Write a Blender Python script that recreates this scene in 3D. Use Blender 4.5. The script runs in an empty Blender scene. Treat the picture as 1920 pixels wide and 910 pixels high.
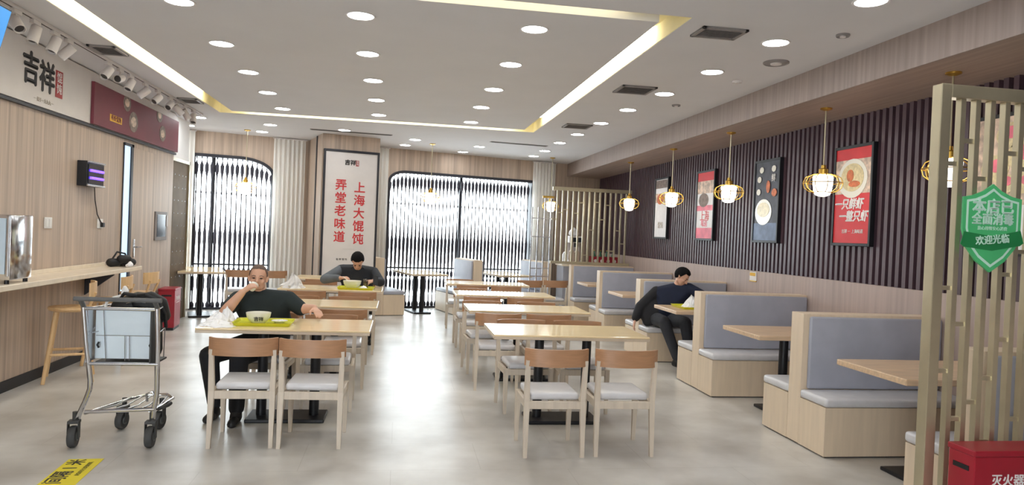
import bpy, bmesh, math, random
from mathutils import Vector, Matrix
PI = math.pi
random.seed(7)
scene = bpy.context.scene
COL = scene.collection

# ------------------------------------------------------------------ camera, world, exposure
CAM_H = 1.6
YAW, PITCH, ROLL, FPX = 0.154478, -0.012542, 0.041887, 1350.0
def _cam():
    cy, sy, cp, sp = math.cos(YAW), math.sin(YAW), math.cos(PITCH), math.sin(PITCH)
    f = Vector((sy*cp, cy*cp, sp)); r = Vector((cy, -sy, 0)); u = r.cross(f)
    c, s = math.cos(ROLL), math.sin(ROLL)
    r2 = r*c + u*s; u2 = u*c - r*s
    m = Matrix((r2, u2, -f)).transposed().to_4x4()
    m.translation = Vector((0, 0, CAM_H))
    cd = bpy.data.cameras.new('camera'); cd.sensor_fit = 'HORIZONTAL'; cd.sensor_width = 36.0
    cd.lens = 36.0*FPX/1920.0; cd.clip_start = 0.05; cd.clip_end = 200
    o = bpy.data.objects.new('camera', cd); COL.objects.link(o); o.matrix_world = m
    scene.camera = o
_cam()
WORLD_STRENGTH = 5.2
DOWNLIGHT = 20.0
LED = 4.0
EXPOSURE = 1.22
w = bpy.data.worlds.new('overcast_sky'); scene.world = w; w.use_nodes = True
bgn = w.node_tree.nodes['Background']
bgn.inputs[0].default_value = (0.88, 0.95, 1.0, 1); bgn.inputs[1].default_value = WORLD_STRENGTH
vs = scene.view_settings
vs.view_transform = 'Standard'; vs.look = 'None'; vs.gamma = 1.0; vs.use_curve_mapping = False; vs.exposure = EXPOSURE

# ------------------------------------------------------------------ materials
def srgb(r, g, b):
    f = lambda c: (c/255/12.92) if c/255 <= 0.04045 else ((c/255+0.055)/1.055)**2.4
    return (f(r), f(g), f(b), 1.0)
def _new(name):
    m = bpy.data.materials.new(name); m.use_nodes = True
    nt = m.node_tree; b = nt.nodes['Principled BSDF']
    return m, nt, b
def mix(c, k): return (min(1, c[0]*k), min(1, c[1]*k), min(1, c[2]*k), 1)
def noise_col(nt, b, c1, c2, scale, stretch=(1, 1, 1), detail=4, lo=0.35, hi=0.65, coord='Object'):
    tc = nt.nodes.new('ShaderNodeTexCoord'); mp = nt.nodes.new('ShaderNodeMapping')
    mp.inputs['Scale'].default_value = stretch
    nz = nt.nodes.new('ShaderNodeTexNoise'); nz.inputs['Scale'].default_value = scale; nz.inputs['Detail'].default_value = detail
    cr = nt.nodes.new('ShaderNodeValToRGB')
    cr.color_ramp.elements[0].position = lo; cr.color_ramp.elements[0].color = c1
    cr.color_ramp.elements[1].position = hi; cr.color_ramp.elements[1].color = c2
    L = nt.links
    L.new(tc.outputs[coord], mp.inputs[0]); L.new(mp.outputs[0], nz.inputs['Vector'])
    L.new(nz.outputs['Fac'], cr.inputs[0]); L.new(cr.outputs[0], b.inputs['Base Color'])
    return cr
def plain(name, c, rough=0.5, metal=0.0, var=0.06, scale=6, spec=0.5, bump=0.0):
    m, nt, b = _new(name)
    b.inputs['Roughness'].default_value = rough; b.inputs['Metallic'].default_value = metal
    b.inputs['Specular IOR Level'].default_value = spec
    cr = noise_col(nt, b, mix(c, 1-var), mix(c, 1+var), scale)
    if bump:
        bp = nt.nodes.new('ShaderNodeBump'); bp.inputs['Strength'].default_value = bump; bp.inputs['Distance'].default_value = 0.004
        nz = nt.nodes.new('ShaderNodeTexNoise'); nz.inputs['Scale'].default_value = 220
        nt.links.new(nz.outputs['Fac'], bp.inputs['Height']); nt.links.new(bp.outputs[0], b.inputs['Normal'])
    return m
def wood(name, c, var=0.14, rough=0.42, stretch=(14, 14, 0.7), scale=3.0):
    m, nt, b = _new(name); b.inputs['Roughness'].default_value = rough
    noise_col(nt, b, mix(c, 1-var), mix(c, 1+var), scale, stretch, 6, 0.3, 0.7)
    return m
def emit(name, c, s):
    m, nt, b = _new(name)
    b.inputs['Base Color'].default_value = c; b.inputs['Emission Color'].default_value = c; b.inputs['Emission Strength'].default_value = s
    return m

M = {}
M['wall_wood'] = wood('striped_oak_laminate', srgb(188, 168, 150), 0.24, 0.5, (9, 9, 0.22), 2.2)
M['soffit_wood'] = wood('grey_oak_laminate', srgb(154, 138, 130), 0.18, 0.5, (9, 9, 0.3), 2.2)
M['soffit_under'] = wood('grey_oak_laminate_underside', srgb(158, 138, 126), 0.14, 0.5, (9, 0.4, 9), 2.2)
M['wainscot'] = wood('pinkish_oak_laminate', srgb(180, 162, 154), 0.12, 0.5, (9, 9, 0.3), 2.2)
M['slat'] = plain('plum_brown_slat', srgb(84, 64, 72), 0.38, 0, 0.10, 3)
M['slat_back'] = plain('dark_plum_backing', srgb(30, 16, 24), 0.7)
M['ceiling'] = plain('white_ceiling_paint', srgb(214, 212, 214), 0.9, 0, 0.015, 2)
M['cove'] = plain('cream_cove_paint', srgb(250, 238, 190), 0.8, 0, 0.02)
M['led'] = emit('led_strip_light', (1.0, 0.97, 0.86, 1), LED)
M['ledsoft'] = emit('warm_led_strip_light', (1.0, 0.95, 0.74, 1), LED*0.4)
M['white'] = plain('white_paint', srgb(238, 236, 234), 0.6, 0, 0.02)
M['signboard'] = plain('white_sign_board', srgb(226, 220, 216), 0.55, 0, 0.02)
M['black'] = plain('black_metal', srgb(26, 27, 32), 0.42, 0.2, 0.1)
M['darkframe'] = plain('dark_window_lacquer', srgb(42, 42, 50), 0.45, 0, 0.1)
M['baluster'] = plain('dark_turned_wood', srgb(52, 50, 62), 0.45, 0, 0.12)
M['ash'] = wood('pale_ash_wood', srgb(208, 194, 176), 0.08, 0.45, (10, 10, 1.0), 4)
M['backwood'] = wood('orange_brown_plywood', srgb(176, 132, 98), 0.10, 0.4, (2, 8, 20), 3)
M['tabletop'] = wood('honey_laminate_top', srgb(246, 222, 178), 0.05, 0.13, (1.2, 14, 8), 3)
M['tabledge'] = wood('greyed_table_edge', srgb(208, 190, 168), 0.06, 0.4, (2, 14, 8), 3)
M['boothtop'] = wood('butcher_block_top', srgb(214, 184, 150), 0.16, 0.32, (1.0, 12, 8), 4)
M['boothwood'] = wood('light_maple_laminate', srgb(226, 206, 180), 0.05, 0.42, (10, 10, 0.8), 2.5)
M['pad'] = plain('blue_grey_leatherette', srgb(168, 170, 182), 0.42, 0, 0.05, 5)
M['cushion'] = plain('light_grey_leatherette', srgb(212, 211, 214), 0.3, 0, 0.05, 8)
M['counter'] = plain('cream_counter_stone', srgb(240, 226, 204), 0.25, 0, 0.04, 12)
M['stool'] = wood('golden_beech', srgb(222, 184, 134), 0.10, 0.4, (10, 10, 1), 4)
M['steel'] = plain('brushed_steel', srgb(196, 198, 202), 0.25, 1.0, 0.05)
M['chrome'] = plain('polished_steel', srgb(214, 214, 216), 0.12, 1.0, 0.04)
M['champagne'] = plain('champagne_steel', srgb(196, 186, 158), 0.32, 0.75, 0.06)
M['gold'] = plain('warm_brass', srgb(206, 166, 78), 0.3, 0.9, 0.06)
M['bronze'] = plain('bronze_mirror_glass', srgb(104, 86, 62), 0.6, 0.0, 0.15, 4, 0.15)
M['rubber'] = plain('grey_rubber', srgb(62, 62, 62), 0.6, 0, 0.12)
M['grip'] = plain('dark_grey_grip', srgb(96, 96, 96), 0.5, 0, 0.08)
M['panelblue'] = plain('pale_blue_plastic_panel', srgb(214, 226, 234), 0.35, 0, 0.03, 3)
M['red'] = plain('signal_red_paint', srgb(158, 22, 42), 0.4, 0, 0.06)
M['banner'] = plain('wine_red_print', srgb(120, 48, 62), 0.55, 0, 0.10, 2)
M['posterred'] = plain('poster_red', srgb(214, 40, 48), 0.5, 0, 0.05)
M['pink'] = plain('poster_pink', srgb(238, 120, 140), 0.5, 0, 0.25, 5)
M['letterred'] = plain('red_lettering', srgb(214, 58, 62), 0.5, 0, 0.04)
M['letterblack'] = plain('black_lettering', srgb(46, 42, 42), 0.6, 0, 0.05)
M['letterwhite'] = plain('white_lettering', srgb(245, 242, 240), 0.6, 0, 0.02)
M['letterfaint'] = plain('pale_grey_lettering', srgb(190, 180, 168), 0.6, 0, 0.02)
M['sealred'] = plain('seal_red', srgb(170, 62, 62), 0.6, 0, 0.08, 14)
M['yellow'] = plain('floor_sticker_yellow', srgb(240, 222, 40), 0.4, 0, 0.04)
M['amber'] = plain('label_amber', srgb(240, 190, 60), 0.5, 0, 0.05)
M['green'] = plain('shield_green', srgb(82, 192, 122), 0.4, 0, 0.05)
M['greendark'] = plain('ribbon_green', srgb(36, 128, 72), 0.45, 0, 0.05)
M['mint'] = plain('mint_outline', srgb(206, 240, 222), 0.5, 0, 0.02)
M['tray'] = plain('lime_plastic', srgb(214, 214, 52), 0.32, 0, 0.05)
M['china'] = plain('cream_porcelain', srgb(240, 238, 226), 0.2, 0, 0.02)
M['paper'] = plain('white_tissue', srgb(246, 246, 248), 0.75, 0, 0.03, 12)
M['soup'] = plain('pale_broth', srgb(222, 206, 160), 0.25, 0, 0.15, 30)
M['skin'] = plain('skin', srgb(214, 166, 140), 0.5, 0, 0.06, 12)
M['lip'] = plain('lips', srgb(172, 104, 92), 0.5, 0, 0.05)
M['hair'] = plain('black_hair', srgb(18, 16, 17), 0.75, 0, 0.2, 60, 0.15)
M['buzz'] = plain('cropped_hair', srgb(104, 82, 72), 0.7, 0, 0.2, 90)
M['eye'] = plain('eye', srgb(30, 22, 20), 0.25, 0, 0.05)
M['teeshirt'] = plain('dark_green_cotton', srgb(30, 40, 42), 0.85, 0, 0.12, 9)
M['trousers'] = plain('black_cotton', srgb(24, 25, 29), 0.85, 0, 0.12, 9)
M['greytrousers'] = plain('charcoal_cotton', srgb(58, 60, 66), 0.85, 0, 0.1, 9)
M['shoe'] = plain('black_leather', srgb(24, 24, 26), 0.45, 0, 0.1)
M['jacket'] = plain('navy_black_jacket', srgb(34, 38, 46), 0.75, 0, 0.14, 9)
M['jacketgrey'] = plain('slate_sleeve', srgb(92, 98, 106), 0.75, 0, 0.1, 9)
M['navy'] = plain('navy_knit', srgb(28, 36, 58), 0.85, 0, 0.1, 9)
M['coat'] = plain('black_coat', srgb(26, 25, 30), 0.8, 0, 0.12, 9)
M['bag'] = plain('black_nylon', srgb(28, 28, 30), 0.55, 0, 0.2, 20)
M['vent'] = plain('grey_vent_metal', srgb(136, 130, 128), 0.55, 0.1, 0.06)
M['ventdark'] = plain('dark_vent_gap', srgb(70, 66, 66), 0.8)
M['spotwhite'] = plain('white_lamp_shell', srgb(216, 210, 208), 0.45, 0, 0.03)
M['screenblue'] = emit('menu_screen', srgb(52, 128, 196), 0.42)
M['violet'] = emit('violet_tube', srgb(90, 60, 255), 2.2)
M['glassdark'] = plain('dark_panel_glass', srgb(28, 32, 44), 0.12, 0, 0.1)
M['doorglass'] = plain('frosted_blue_glass', srgb(206, 226, 242), 0.3, 0, 0.03)
M['litglass'] = emit('lit_frosted_slit', srgb(176, 206, 232), 0.55)  # glow put into the glass for the light of the room behind
M['lampglass'] = emit('opal_lamp_glass', (1.0, 0.95, 0.86, 1), 3.2)
M['downlight'] = emit('downlight_lens', (0.95, 0.98, 1.0, 1), DOWNLIGHT)
M['bottle'] = plain('green_bottle_glass', srgb(70, 120, 92), 0.15, 0, 0.08)
M['kraft'] = plain('kraft_carton', srgb(196, 174, 156), 0.7, 0, 0.06)
M['photofood'] = plain('printed_food_picture', srgb(214, 190, 170), 0.5, 0, 0.35, 16)
M['photodark'] = plain('printed_dark_picture', srgb(44, 44, 58), 0.45, 0, 0.5, 9)
M['photoblue'] = plain('printed_blue_cloth', srgb(98, 116, 150), 0.45, 0, 0.3, 9)
M['orange'] = plain('printed_orange', srgb(206, 112, 64), 0.5, 0, 0.25, 20)
M['faded'] = plain('faded_grey_print', srgb(132, 116, 108), 0.6, 0, 0.3, 22)

def floor_mat():
    m, nt, b = _new('grey_beige_concrete_tile'); L = nt.links
    b.inputs['Roughness'].default_value = 0.30; b.inputs['Specular IOR Level'].default_value = 0.55
    cr = noise_col(nt, b, srgb(148, 140, 129), srgb(240, 238, 234), 1.6, (1, 1, 1), 10, 0.12, 0.88)
    tc = nt.nodes.new('ShaderNodeTexCoord'); bk = nt.nodes.new('ShaderNodeTexBrick')
    bk.offset = 0.5; bk.inputs['Scale'].default_value = 1.0; bk.inputs['Mortar Size'].default_value = 0.003
    bk.inputs['Brick Width'].default_value = 1.2; bk.inputs['Row Height'].default_value = 0.6
    bk.inputs['Color1'].default_value = (1, 1, 1, 1); bk.inputs['Color2'].default_value = (0.975, 0.975, 0.975, 1); bk.inputs['Mortar'].default_value = (0.86, 0.85, 0.84, 1)
    mx = nt.nodes.new('ShaderNodeMix'); mx.data_type = 'RGBA'; mx.blend_type = 'MULTIPLY'; mx.inputs[0].default_value = 1
    L.new(tc.outputs['Object'], bk.inputs['Vector'])
    L.new(cr.outputs[0], mx.inputs[6]); L.new(bk.outputs['Color'], mx.inputs[7]); L.new(mx.outputs[2], b.inputs['Base Color'])
    return m
M['floor'] = floor_mat()
def curtain_mat():
    m = bpy.data.materials.new('sheer_white_voile'); m.use_nodes = True; nt = m.node_tree; nt.nodes.clear()
    out = nt.nodes.new('ShaderNodeOutputMaterial'); d = nt.nodes.new('ShaderNodeBsdfDiffuse'); t = nt.nodes.new('ShaderNodeBsdfTranslucent')
    d.inputs[0].default_value = srgb(252, 251, 246); t.inputs[0].default_value = srgb(244, 242, 236)
    a = nt.nodes.new('ShaderNodeMixShader'); a.inputs[0].default_value = 0.45
    nt.links.new(d.outputs[0], a.inputs[1]); nt.links.new(t.outputs[0], a.inputs[2]); nt.links.new(a.outputs[0], out.inputs[0])
    return m
M['curtain'] = curtain_mat()
def glass_mat(name, tint, gloss=0.06):
    m = bpy.data.materials.new(name); m.use_nodes = True; nt = m.node_tree; nt.nodes.clear()
    out = nt.nodes.new('ShaderNodeOutputMaterial'); t = nt.nodes.new('ShaderNodeBsdfTransparent'); g = nt.nodes.new('ShaderNodeBsdfGlossy')
    t.inputs[0].default_value = tint; g.inputs['Roughness'].default_value = 0.02
    a = nt.nodes.new('ShaderNodeMixShader'); a.inputs[0].default_value = gloss
    nt.links.new(t.outputs[0], a.inputs[1]); nt.links.new(g.outputs[0], a.inputs[2]); nt.links.new(a.outputs[0], out.inputs[0])
    return m
M['pane'] = glass_mat('window_glass', (0.95, 0.97, 0.97, 1))
M['plasticbag'] = glass_mat('thin_white_plastic', (0.93, 0.92, 0.90, 1), 0.12)
def bagfilm():
    m, nt, b = _new('milky_plastic_film')
    b.inputs['Base Color'].default_value = srgb(240, 238, 236); b.inputs['Alpha'].default_value = 0.72; b.inputs['Roughness'].default_value = 0.3
    return m
M['film'] = bagfilm()

# ------------------------------------------------------------------ mesh helpers
ICO = {}
for _n in (1, 2, 3):
    _b = bmesh.new(); bmesh.ops.create_icosphere(_b, subdivisions=_n, radius=1.0); ICO[_n] = [v.co.copy() for v in _b.verts]; _b.free()
class MB:
    def __init__(s): s.bm = bmesh.new()
    def box(s, x0, x1, y0, y1, z0, z1, bev=0.0, seg=2, mtx=None):
        r = bmesh.ops.create_cube(s.bm, size=1.0); vs = r['verts']
        for v in vs: v.co = Vector((x0+(v.co.x+.5)*(x1-x0), y0+(v.co.y+.5)*(y1-y0), z0+(v.co.z+.5)*(z1-z0)))
        if mtx is not None:
            for v in vs: v.co = mtx @ v.co
        if bev > 0:
            es = list({e for v in vs for e in v.link_edges})
            bmesh.ops.bevel(s.bm, geom=es, offset=bev, segments=seg, affect='EDGES', profile=0.5, clamp_overlap=True)
        return s
    def tube(s, pts, r, n=10, closed=False):
        pts = [Vector(p) for p in pts]; k = len(pts); rs = r if isinstance(r, (list, tuple)) else [r]*k
        rings = []; prev = None
        for i, p in enumerate(pts):
            if closed: d = (pts[(i+1) % k]-pts[i-1])
            else: d = (pts[min(i+1, k-1)]-pts[max(i-1, 0)])
            d.normalize()
            if prev is None:
                a = Vector((0, 0, 1)) if abs(d.z) < .9 else Vector((1, 0, 0)); u = d.cross(a).normalized()
            else:
                u = prev - d*prev.dot(d); u.normalize()
            prev = u; v = d.cross(u)
            rings.append([s.bm.verts.new(p+(u*math.cos(2*PI*j/n)+v*math.sin(2*PI*j/n))*rs[i]) for j in range(n)])
        m = k if closed else k-1
        for i in range(m):
            a, b = rings[i], rings[(i+1) % k]
            for j in range(n): s.bm.faces.new((a[j], a[(j+1) % n], b[(j+1) % n], b[j]))
        if not closed:
            s.bm.faces.new(list(reversed(rings[0]))); s.bm.faces.new(rings[-1])
        return s
    def cyl(s, p0, p1, r, n=20): return s.tube([p0, p1], r, n)
    def lathe(s, prof, c=(0, 0, 0), n=24, sx=1.0, sy=1.0, caps=True):
        c = Vector(c); rings = []
        for (r, z) in prof:
            rings.append([s.bm.verts.new(c+Vector((r*sx*math.cos(2*PI*j/n), r*sy*math.sin(2*PI*j/n), z))) for j in range(n)])
        for i in range(len(rings)-1):
            a, b = rings[i], rings[i+1]
            for j in range(n): s.bm.faces.new((a[j], a[(j+1) % n], b[(j+1) % n], b[j]))
        if caps:
            s.bm.faces.new(list(reversed(rings[0]))); s.bm.faces.new(rings[-1])
        return s
    def prism(s, pts, lo, hi, fn):
        """pts in (u,v), extruded in w; fn(u,v,w) -> xyz"""
        a = [s.bm.verts.new(fn(u, v, lo)) for u, v in pts]; b = [s.bm.verts.new(fn(u, v, hi)) for u, v in pts]
        s.bm.faces.new(list(reversed(a))); s.bm.faces.new(b); k = len(pts)
        for i in range(k): s.bm.faces.new((a[i], a[(i+1) % k], b[(i+1) % k], b[i]))
        return s
    def taper(s, p0, p1, w0, d0, w1, d1):
        """square-section bar from p0 (w0 x d0) to p1 (w1 x d1), sections kept level"""
        p0, p1 = Vector(p0), Vector(p1)
        q = [(-1, -1), (1, -1), (1, 1), (-1, 1)]
        a = [s.bm.verts.new(p0+Vector((x*w0/2, y*d0/2, 0))) for x, y in q]; b = [s.bm.verts.new(p1+Vector((x*w1/2, y*d1/2, 0))) for x, y in q]
        s.bm.faces.new(list(reversed(a))); s.bm.faces.new(b)
        for i in range(4): s.bm.faces.new((a[i], a[(i+1) % 4], b[(i+1) % 4], b[i]))
        return s
    def hull(s, balls, n=2):
        tmp = bmesh.new()
        for p, r in balls:
            for q in ICO[n]: tmp.verts.new(Vector(p)+q*r)
        bmesh.ops.convex_hull(tmp, input=tmp.verts[:])
        m = {}
        for f in tmp.faces:
            for v in f.verts:
                if v not in m: m[v] = s.bm.verts.new(v.co)
            s.bm.faces.new([m[v] for v in f.verts])
        tmp.free()
        return s
    def ell(s, c, r, rot=None, n=3):
        m = Matrix.Translation(Vector(c)) @ (rot.to_4x4() if rot is not None else Matrix.Identity(4)) @ Matrix.Diagonal(Vector((*r, 1)))
        bmesh.ops.create_icosphere(s.bm, subdivisions=n, radius=1.0, matrix=m); return s
    def mesh(s, name):
        bmesh.ops.recalc_face_normals(s.bm, faces=s.bm.faces)
        me = bpy.data.meshes.new(name); s.bm.to_mesh(me); s.bm.free(); return me
    def build(s, name, mat, parent=None, smooth=False, loc=(0, 0, 0), rz=0.0):
        me = s.mesh(name); me.materials.append(mat)
        if smooth:
            me.polygons.foreach_set('use_smooth', [True]*len(me.polygons))
            try: me.set_sharp_from_angle(angle=math.radians(40))
            except Exception: pass
        o = bpy.data.objects.new(name, me); COL.objects.link(o); o.location = loc; o.rotation_euler = (0, 0, rz)
        if parent is not None: o.parent = parent
        return o
def tag(o, label=None, cat=None, group=None, kind=None):
    if label: o['label'] = label
    if cat: o['category'] = cat
    if group: o['group'] = group
    if kind: o['kind'] = kind
    return o
def thing(name, label, cat, loc=(0, 0, 0), rz=0.0, group=None):
    o = bpy.data.objects.new(name, None); COL.objects.link(o); o.location = loc; o.rotation_euler = (0, 0, rz); o.empty_display_size = 0.1
    return tag(o, label, cat, group)
def struct(o): return tag(o, kind='structure')
KIDS = {}
def copy_tree(o, loc=None, rz=None, label=None, group=None, parent=None):
    c = o.copy(); COL.objects.link(c)
    if parent is not None: c.parent = parent
    if loc is not None: c.location = loc
    if rz is not None: c.rotation_euler = (0, 0, rz)
    if label: c['label'] = label
    if group: c['group'] = group
    for ch in list(o.children): copy_tree(ch, parent=c)
    return c
def text(body, size, mat, parent, loc, rot, name='lettering', extrude=0.002, bold=0.0, sx=1.0, shear=0.0, spacing=1.0):
    cu = bpy.data.curves.new(name, 'FONT'); cu.body = body; cu.size = size; cu.extrude = extrude
    cu.align_x = 'CENTER'; cu.align_y = 'CENTER'; cu.resolution_u = 3; cu.shear = shear; cu.space_character = spacing
    t = bpy.data.objects.new(name, cu); COL.objects.link(t)
    bpy.context.view_layer.update()
    dg = bpy.context.evaluated_depsgraph_get(); me = bpy.data.meshes.new_from_object(t.evaluated_get(dg))
    bpy.data.objects.remove(t); bpy.data.curves.remove(cu)
    if bold > 0:      # heavier strokes: the same outline again, shifted by a hair
        bm_ = bmesh.new()
        for ox, oy in ((0, 0), (bold, 0), (-bold, 0), (0, bold), (0, -bold)):
            k0 = len(bm_.verts); bm_.from_mesh(me); bm_.verts.ensure_lookup_table()
            for v in bm_.verts[k0:]: v.co.x += ox; v.co.y += oy; v.co.z += abs(ox)*.02+oy*.03
        bm_.to_mesh(me); bm_.free()
    me.materials.clear(); me.materials.append(mat)
    o = bpy.data.objects.new(name, me); COL.objects.link(o)
    if parent is not None: o.parent = parent
    if isinstance(rot, Matrix): o.matrix_local = Matrix.Translation(Vector(loc)) @ rot.to_4x4() @ Matrix.Diagonal((sx, 1, 1, 1))
    else: o.location = loc; o.rotation_euler = rot; o.scale = (sx, 1, 1)
    return o
# text facing -y / +x / -x
R_FRONT = Matrix(((1, 0, 0), (0, 0, -1), (0, 1, 0)))
R_PX = Matrix(((0, 0, 1), (1, 0, 0), (0, 1, 0)))
R_NX = Matrix(((0, 0, -1), (-1, 0, 0), (0, 1, 0)))
ORD = ['first', 'second', 'third', 'fourth', 'fifth', 'sixth', 'seventh', 'eighth', 'ninth', 'tenth', 'eleventh', 'twelfth', 'thirteenth', 'fourteenth']

# ------------------------------------------------------------------ room shell
CEIL = 3.2
WL, WR = -3.43, 4.5
A = math.atan(0.30); TX, TY = math.cos(A), math.sin(A); NX, NY = math.sin(A), -math.cos(A)
WO = (0.0, 14.65)
def WB(s_, d, z): return Vector((WO[0]+s_*TX+d*NX, WO[1]+s_*TY+d*NY, z))
struct(MB().box(-5.2, 5.2, -3, 17.5, -0.12, 0).build('floor', M['floor']))
# ceiling with a rectangular light trough
cx0, cx1, cy0, cy1 = -2.69, 2.01, 4.93, 11.17
ix0, ix1, iy0, iy1 = -2.47, 1.82, 5.10, 10.93
ce = MB()
ce.box(-5.2, cx0, -3, 17.5, CEIL, CEIL+.16); ce.box(cx1, 5.2, -3, 17.5, CEIL, CEIL+.16)
ce.box(cx0, cx1, -3, cy0, CEIL, CEIL+.16); ce.box(cx0, cx1, cy1, 17.5, CEIL, CEIL+.16)
ce.box(ix0, ix1, iy0, iy1, CEIL, CEIL+.16)
ce.box(-5.2, 5.2, -3, 17.5, CEIL+.16, CEIL+.26)
ceiling = struct(ce.build('ceiling', M['ceiling']))
cv = MB()
for b in ((cx0, ix0, cy0, cy1), (ix1, cx1, cy0, cy1), (ix0, ix1, cy0, iy0), (ix0, ix1, iy1, cy1)):
    cv.box(b[0]+.003, b[1]-.003, b[2]+.003, b[3]-.003, CEIL+.148, CEIL+.158)
for b in ((cx0, cx0+.006, cy0, cy1), (cx1-.006, cx1, cy0, cy1), (cx0, cx1, cy0, cy0+.006), (cx0, cx1, cy1-.006, cy1)):
    cv.box(b[0], b[1], b[2], b[3], CEIL+.004, CEIL+.15)
struct(cv.build('trim_1', M['cove'], ceiling))
t = thing('led_trough_light', 'long rectangular white light trough recessed into the ceiling above the tables', 'ceiling light', (0, 8, CEIL+.12))
for nm, b, m in (('light_strip', (-2.66, -2.50, cy0+.5, cy1-1.0), 'led'), ('light_strip', (1.85, 1.98, cy0+.75, cy1-.75), 'led'),
                 ('light_strip', (-2.3, 1.7, 10.98, 11.12), 'led'), ('light_strip', (-2.3, 1.55, 4.97, 5.06), 'ledsoft')):
    MB().box(b[0], b[1], b[2]-8, b[3]-8, 0, .026, .006).build(nm, M[m], t)

# left wall
struct(MB().box(WL-.15, WL, -3, 11.58, 0, 2.6).box(WL-.15, WL, -3, 11.58, 2.6, CEIL).build('wall_left', M['wall_wood']))
struct(MB().box(WL, WL+.014, -3, 9.55, 0, .10).box(WL, WL+.014, 10.76, 11.58, 0, .10).build('baseboard_left', M['black']))
struct(MB().box(WL, WL+.035, -3, 11.58, 2.575, 2.602).build('trim_2', M['darkframe']))
struct(MB().box(-4.6, -3.46, 11.42, 11.58, 0, CEIL).box(-4.6, -3.49, 11.58, 12.56, 2.55, CEIL).box(-4.75, -4.3, 12.4, 14, 0, CEIL).build('wall_recess', M['white']))
d = struct(MB().box(-3.52, -3.47, 11.63, 12.50, 0, 2.5).build('door_2', M['bronze']))
struct(MB().box(-3.53, -3.45, 11.585, 11.63, 0, 2.55).box(-3.53, -3.45, 12.50, 12.545, 0, 2.55).box(-3.53, -3.45, 11.585, 12.545, 2.5, 2.55).build('door_frame', M['champagne'], d))
st = MB()
for yy in (11.8, 12.0, 12.2, 12.36):
    for k in range(11): st.ell((-3.468, yy, .3+.2*k), (.006, .012, .012), None, 1)
st.build('studs', M['steel'], d)
# unseen wall behind the camera, its left opening made to admit fill daylight
struct(MB().box(-1.2, 5.2, -3.15, -3.0, 0, CEIL).box(-5.2, -1.2, -3.15, -3.0, 2.7, CEIL).build('wall_behind', M['white']))

# right wall: wainscot, slats, soffit
struct(MB().box(WR, WR+.15, -3, 17, 0, CEIL).build('wall_right', M['slat_back']))
struct(MB().box(WR-.05, WR, -3, 16.1, 0, 1.255).build('trim_3', M['wainscot']))
sl = MB(); y = -2.95
while y < 15.95:
    sl.box(WR-.045, WR, y, y+.048, 1.257, 2.945); y += .092
struct(sl.build('slat_cladding', M['slat'], bpy.data.objects['wall_right']))
so = struct(MB().box(3.63, 3.65, -3, 15.85, 2.925, CEIL).build('trim_4', M['soffit_wood']))
struct(MB().box(3.65, WR, -3, 16.1, 2.925, CEIL).build('soffit', M['soffit_under'], so))

# back wall (turned towards the camera by the angle A) with two arched lattice windows
W1 = (-3.845, -2.46, 2.80); W2 = (-0.289, 2.96, 2.775)
def arch(win, side, n=14):
    s0, s1, zt = win; rx, rz = (0.62, 0.30) if side == 'r' else (0.36, 0.22); out = []
    for i in range(n+1):
        a = PI/2*i/n
        if side == 'r': out.append((s1-rx+rx*math.sin(a), zt-rz+rz*math.cos(a)))
        else: out.append((s0+rx-rx*math.cos(a), zt-rz+rz*math.sin(a)))
    return out
arch1 = [(W1[0], W1[2])]+arch(W1, 'r'); arch2 = arch(W2, 'l')+[(W2[1], W2[2])]
wb = MB(); HI = CEIL+.05
fnw = lambda u, v, w_: WB(u, w_, v)
wb.prism([(-5.2, 0), (W1[0], 0), (W1[0], HI), (-5.2, HI)], -.22, 0, fnw)
wb.prism(arch1+[(W1[1], HI), (W1[0], HI)], -.22, 0, fnw)
wb.prism([(W1[1], 0), (W2[0], 0), (W2[0], HI), (W1[1], HI)], -.22, 0, fnw)
wb.prism(arch2+[(W2[1], HI), (W2[0], HI)], -.22, 0, fnw)
wb.prism([(W2[1], 0), (5.6, 0), (5.6, HI), (W2[1], HI)], -.22, 0, fnw)
struct(wb.build('wall_back', M['wall_wood']))
def zlim(pts, s_):
    for (a, za), (b, zb) in zip(pts, pts[1:]):
        if a-1e-6 <= s_ <= b+1e-6: return za if abs(b-a) < 1e-6 else za+(zb-za)*(s_-a)/(b-a)
    return pts[-1][1]
PROF = [(.012, 0), (.014, .03), (.036, .05), (.036, .10), (.014, .14), (.012, .30), (.026, .40), (.028, .55), (.012, .62), (.032, .66), (.032, .72), (.016, .76), (.018, .82),
        (.024, .95), (.026, 1.15), (.031, 1.22), (.031, 1.38), (.020, 1.46), (.012, 1.70), (.010, 1.95), (.010, 2.08), (.017, 2.11), (.010, 2.14), (.010, 2.34), (.016, 2.42), (.032, 2.50), (.034, 2.60), (.012, 2.66), (.007, 2.70), (.014, 2.74), (.042, 2.78)]
bal_mesh = None
def baluster(parent, s_, zt):
    global bal_mesh
    if abs(zt-2.78) < .03 and bal_mesh is not None: me = bal_mesh
    else:
        pr = [(r, z) for r, z in PROF]
        if zt < 2.75:
            cut = 2.78-zt; pr = [(r, z if z < 2.2 else 2.2+(z-2.2)*(zt-2.2)/.58) for r, z in PROF]
        me = MB().lathe(pr, n=10).mesh('baluster'); me.materials.append(M['baluster'])
        me.polygons.foreach_set('use_smooth', [True]*len(me.polygons))
        if zt >= 2.75: bal_mesh = me
    o = bpy.data.objects.new('baluster', me); COL.objects.link(o); o.location = WB(s_, -.07, 0); o.parent = parent
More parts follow.
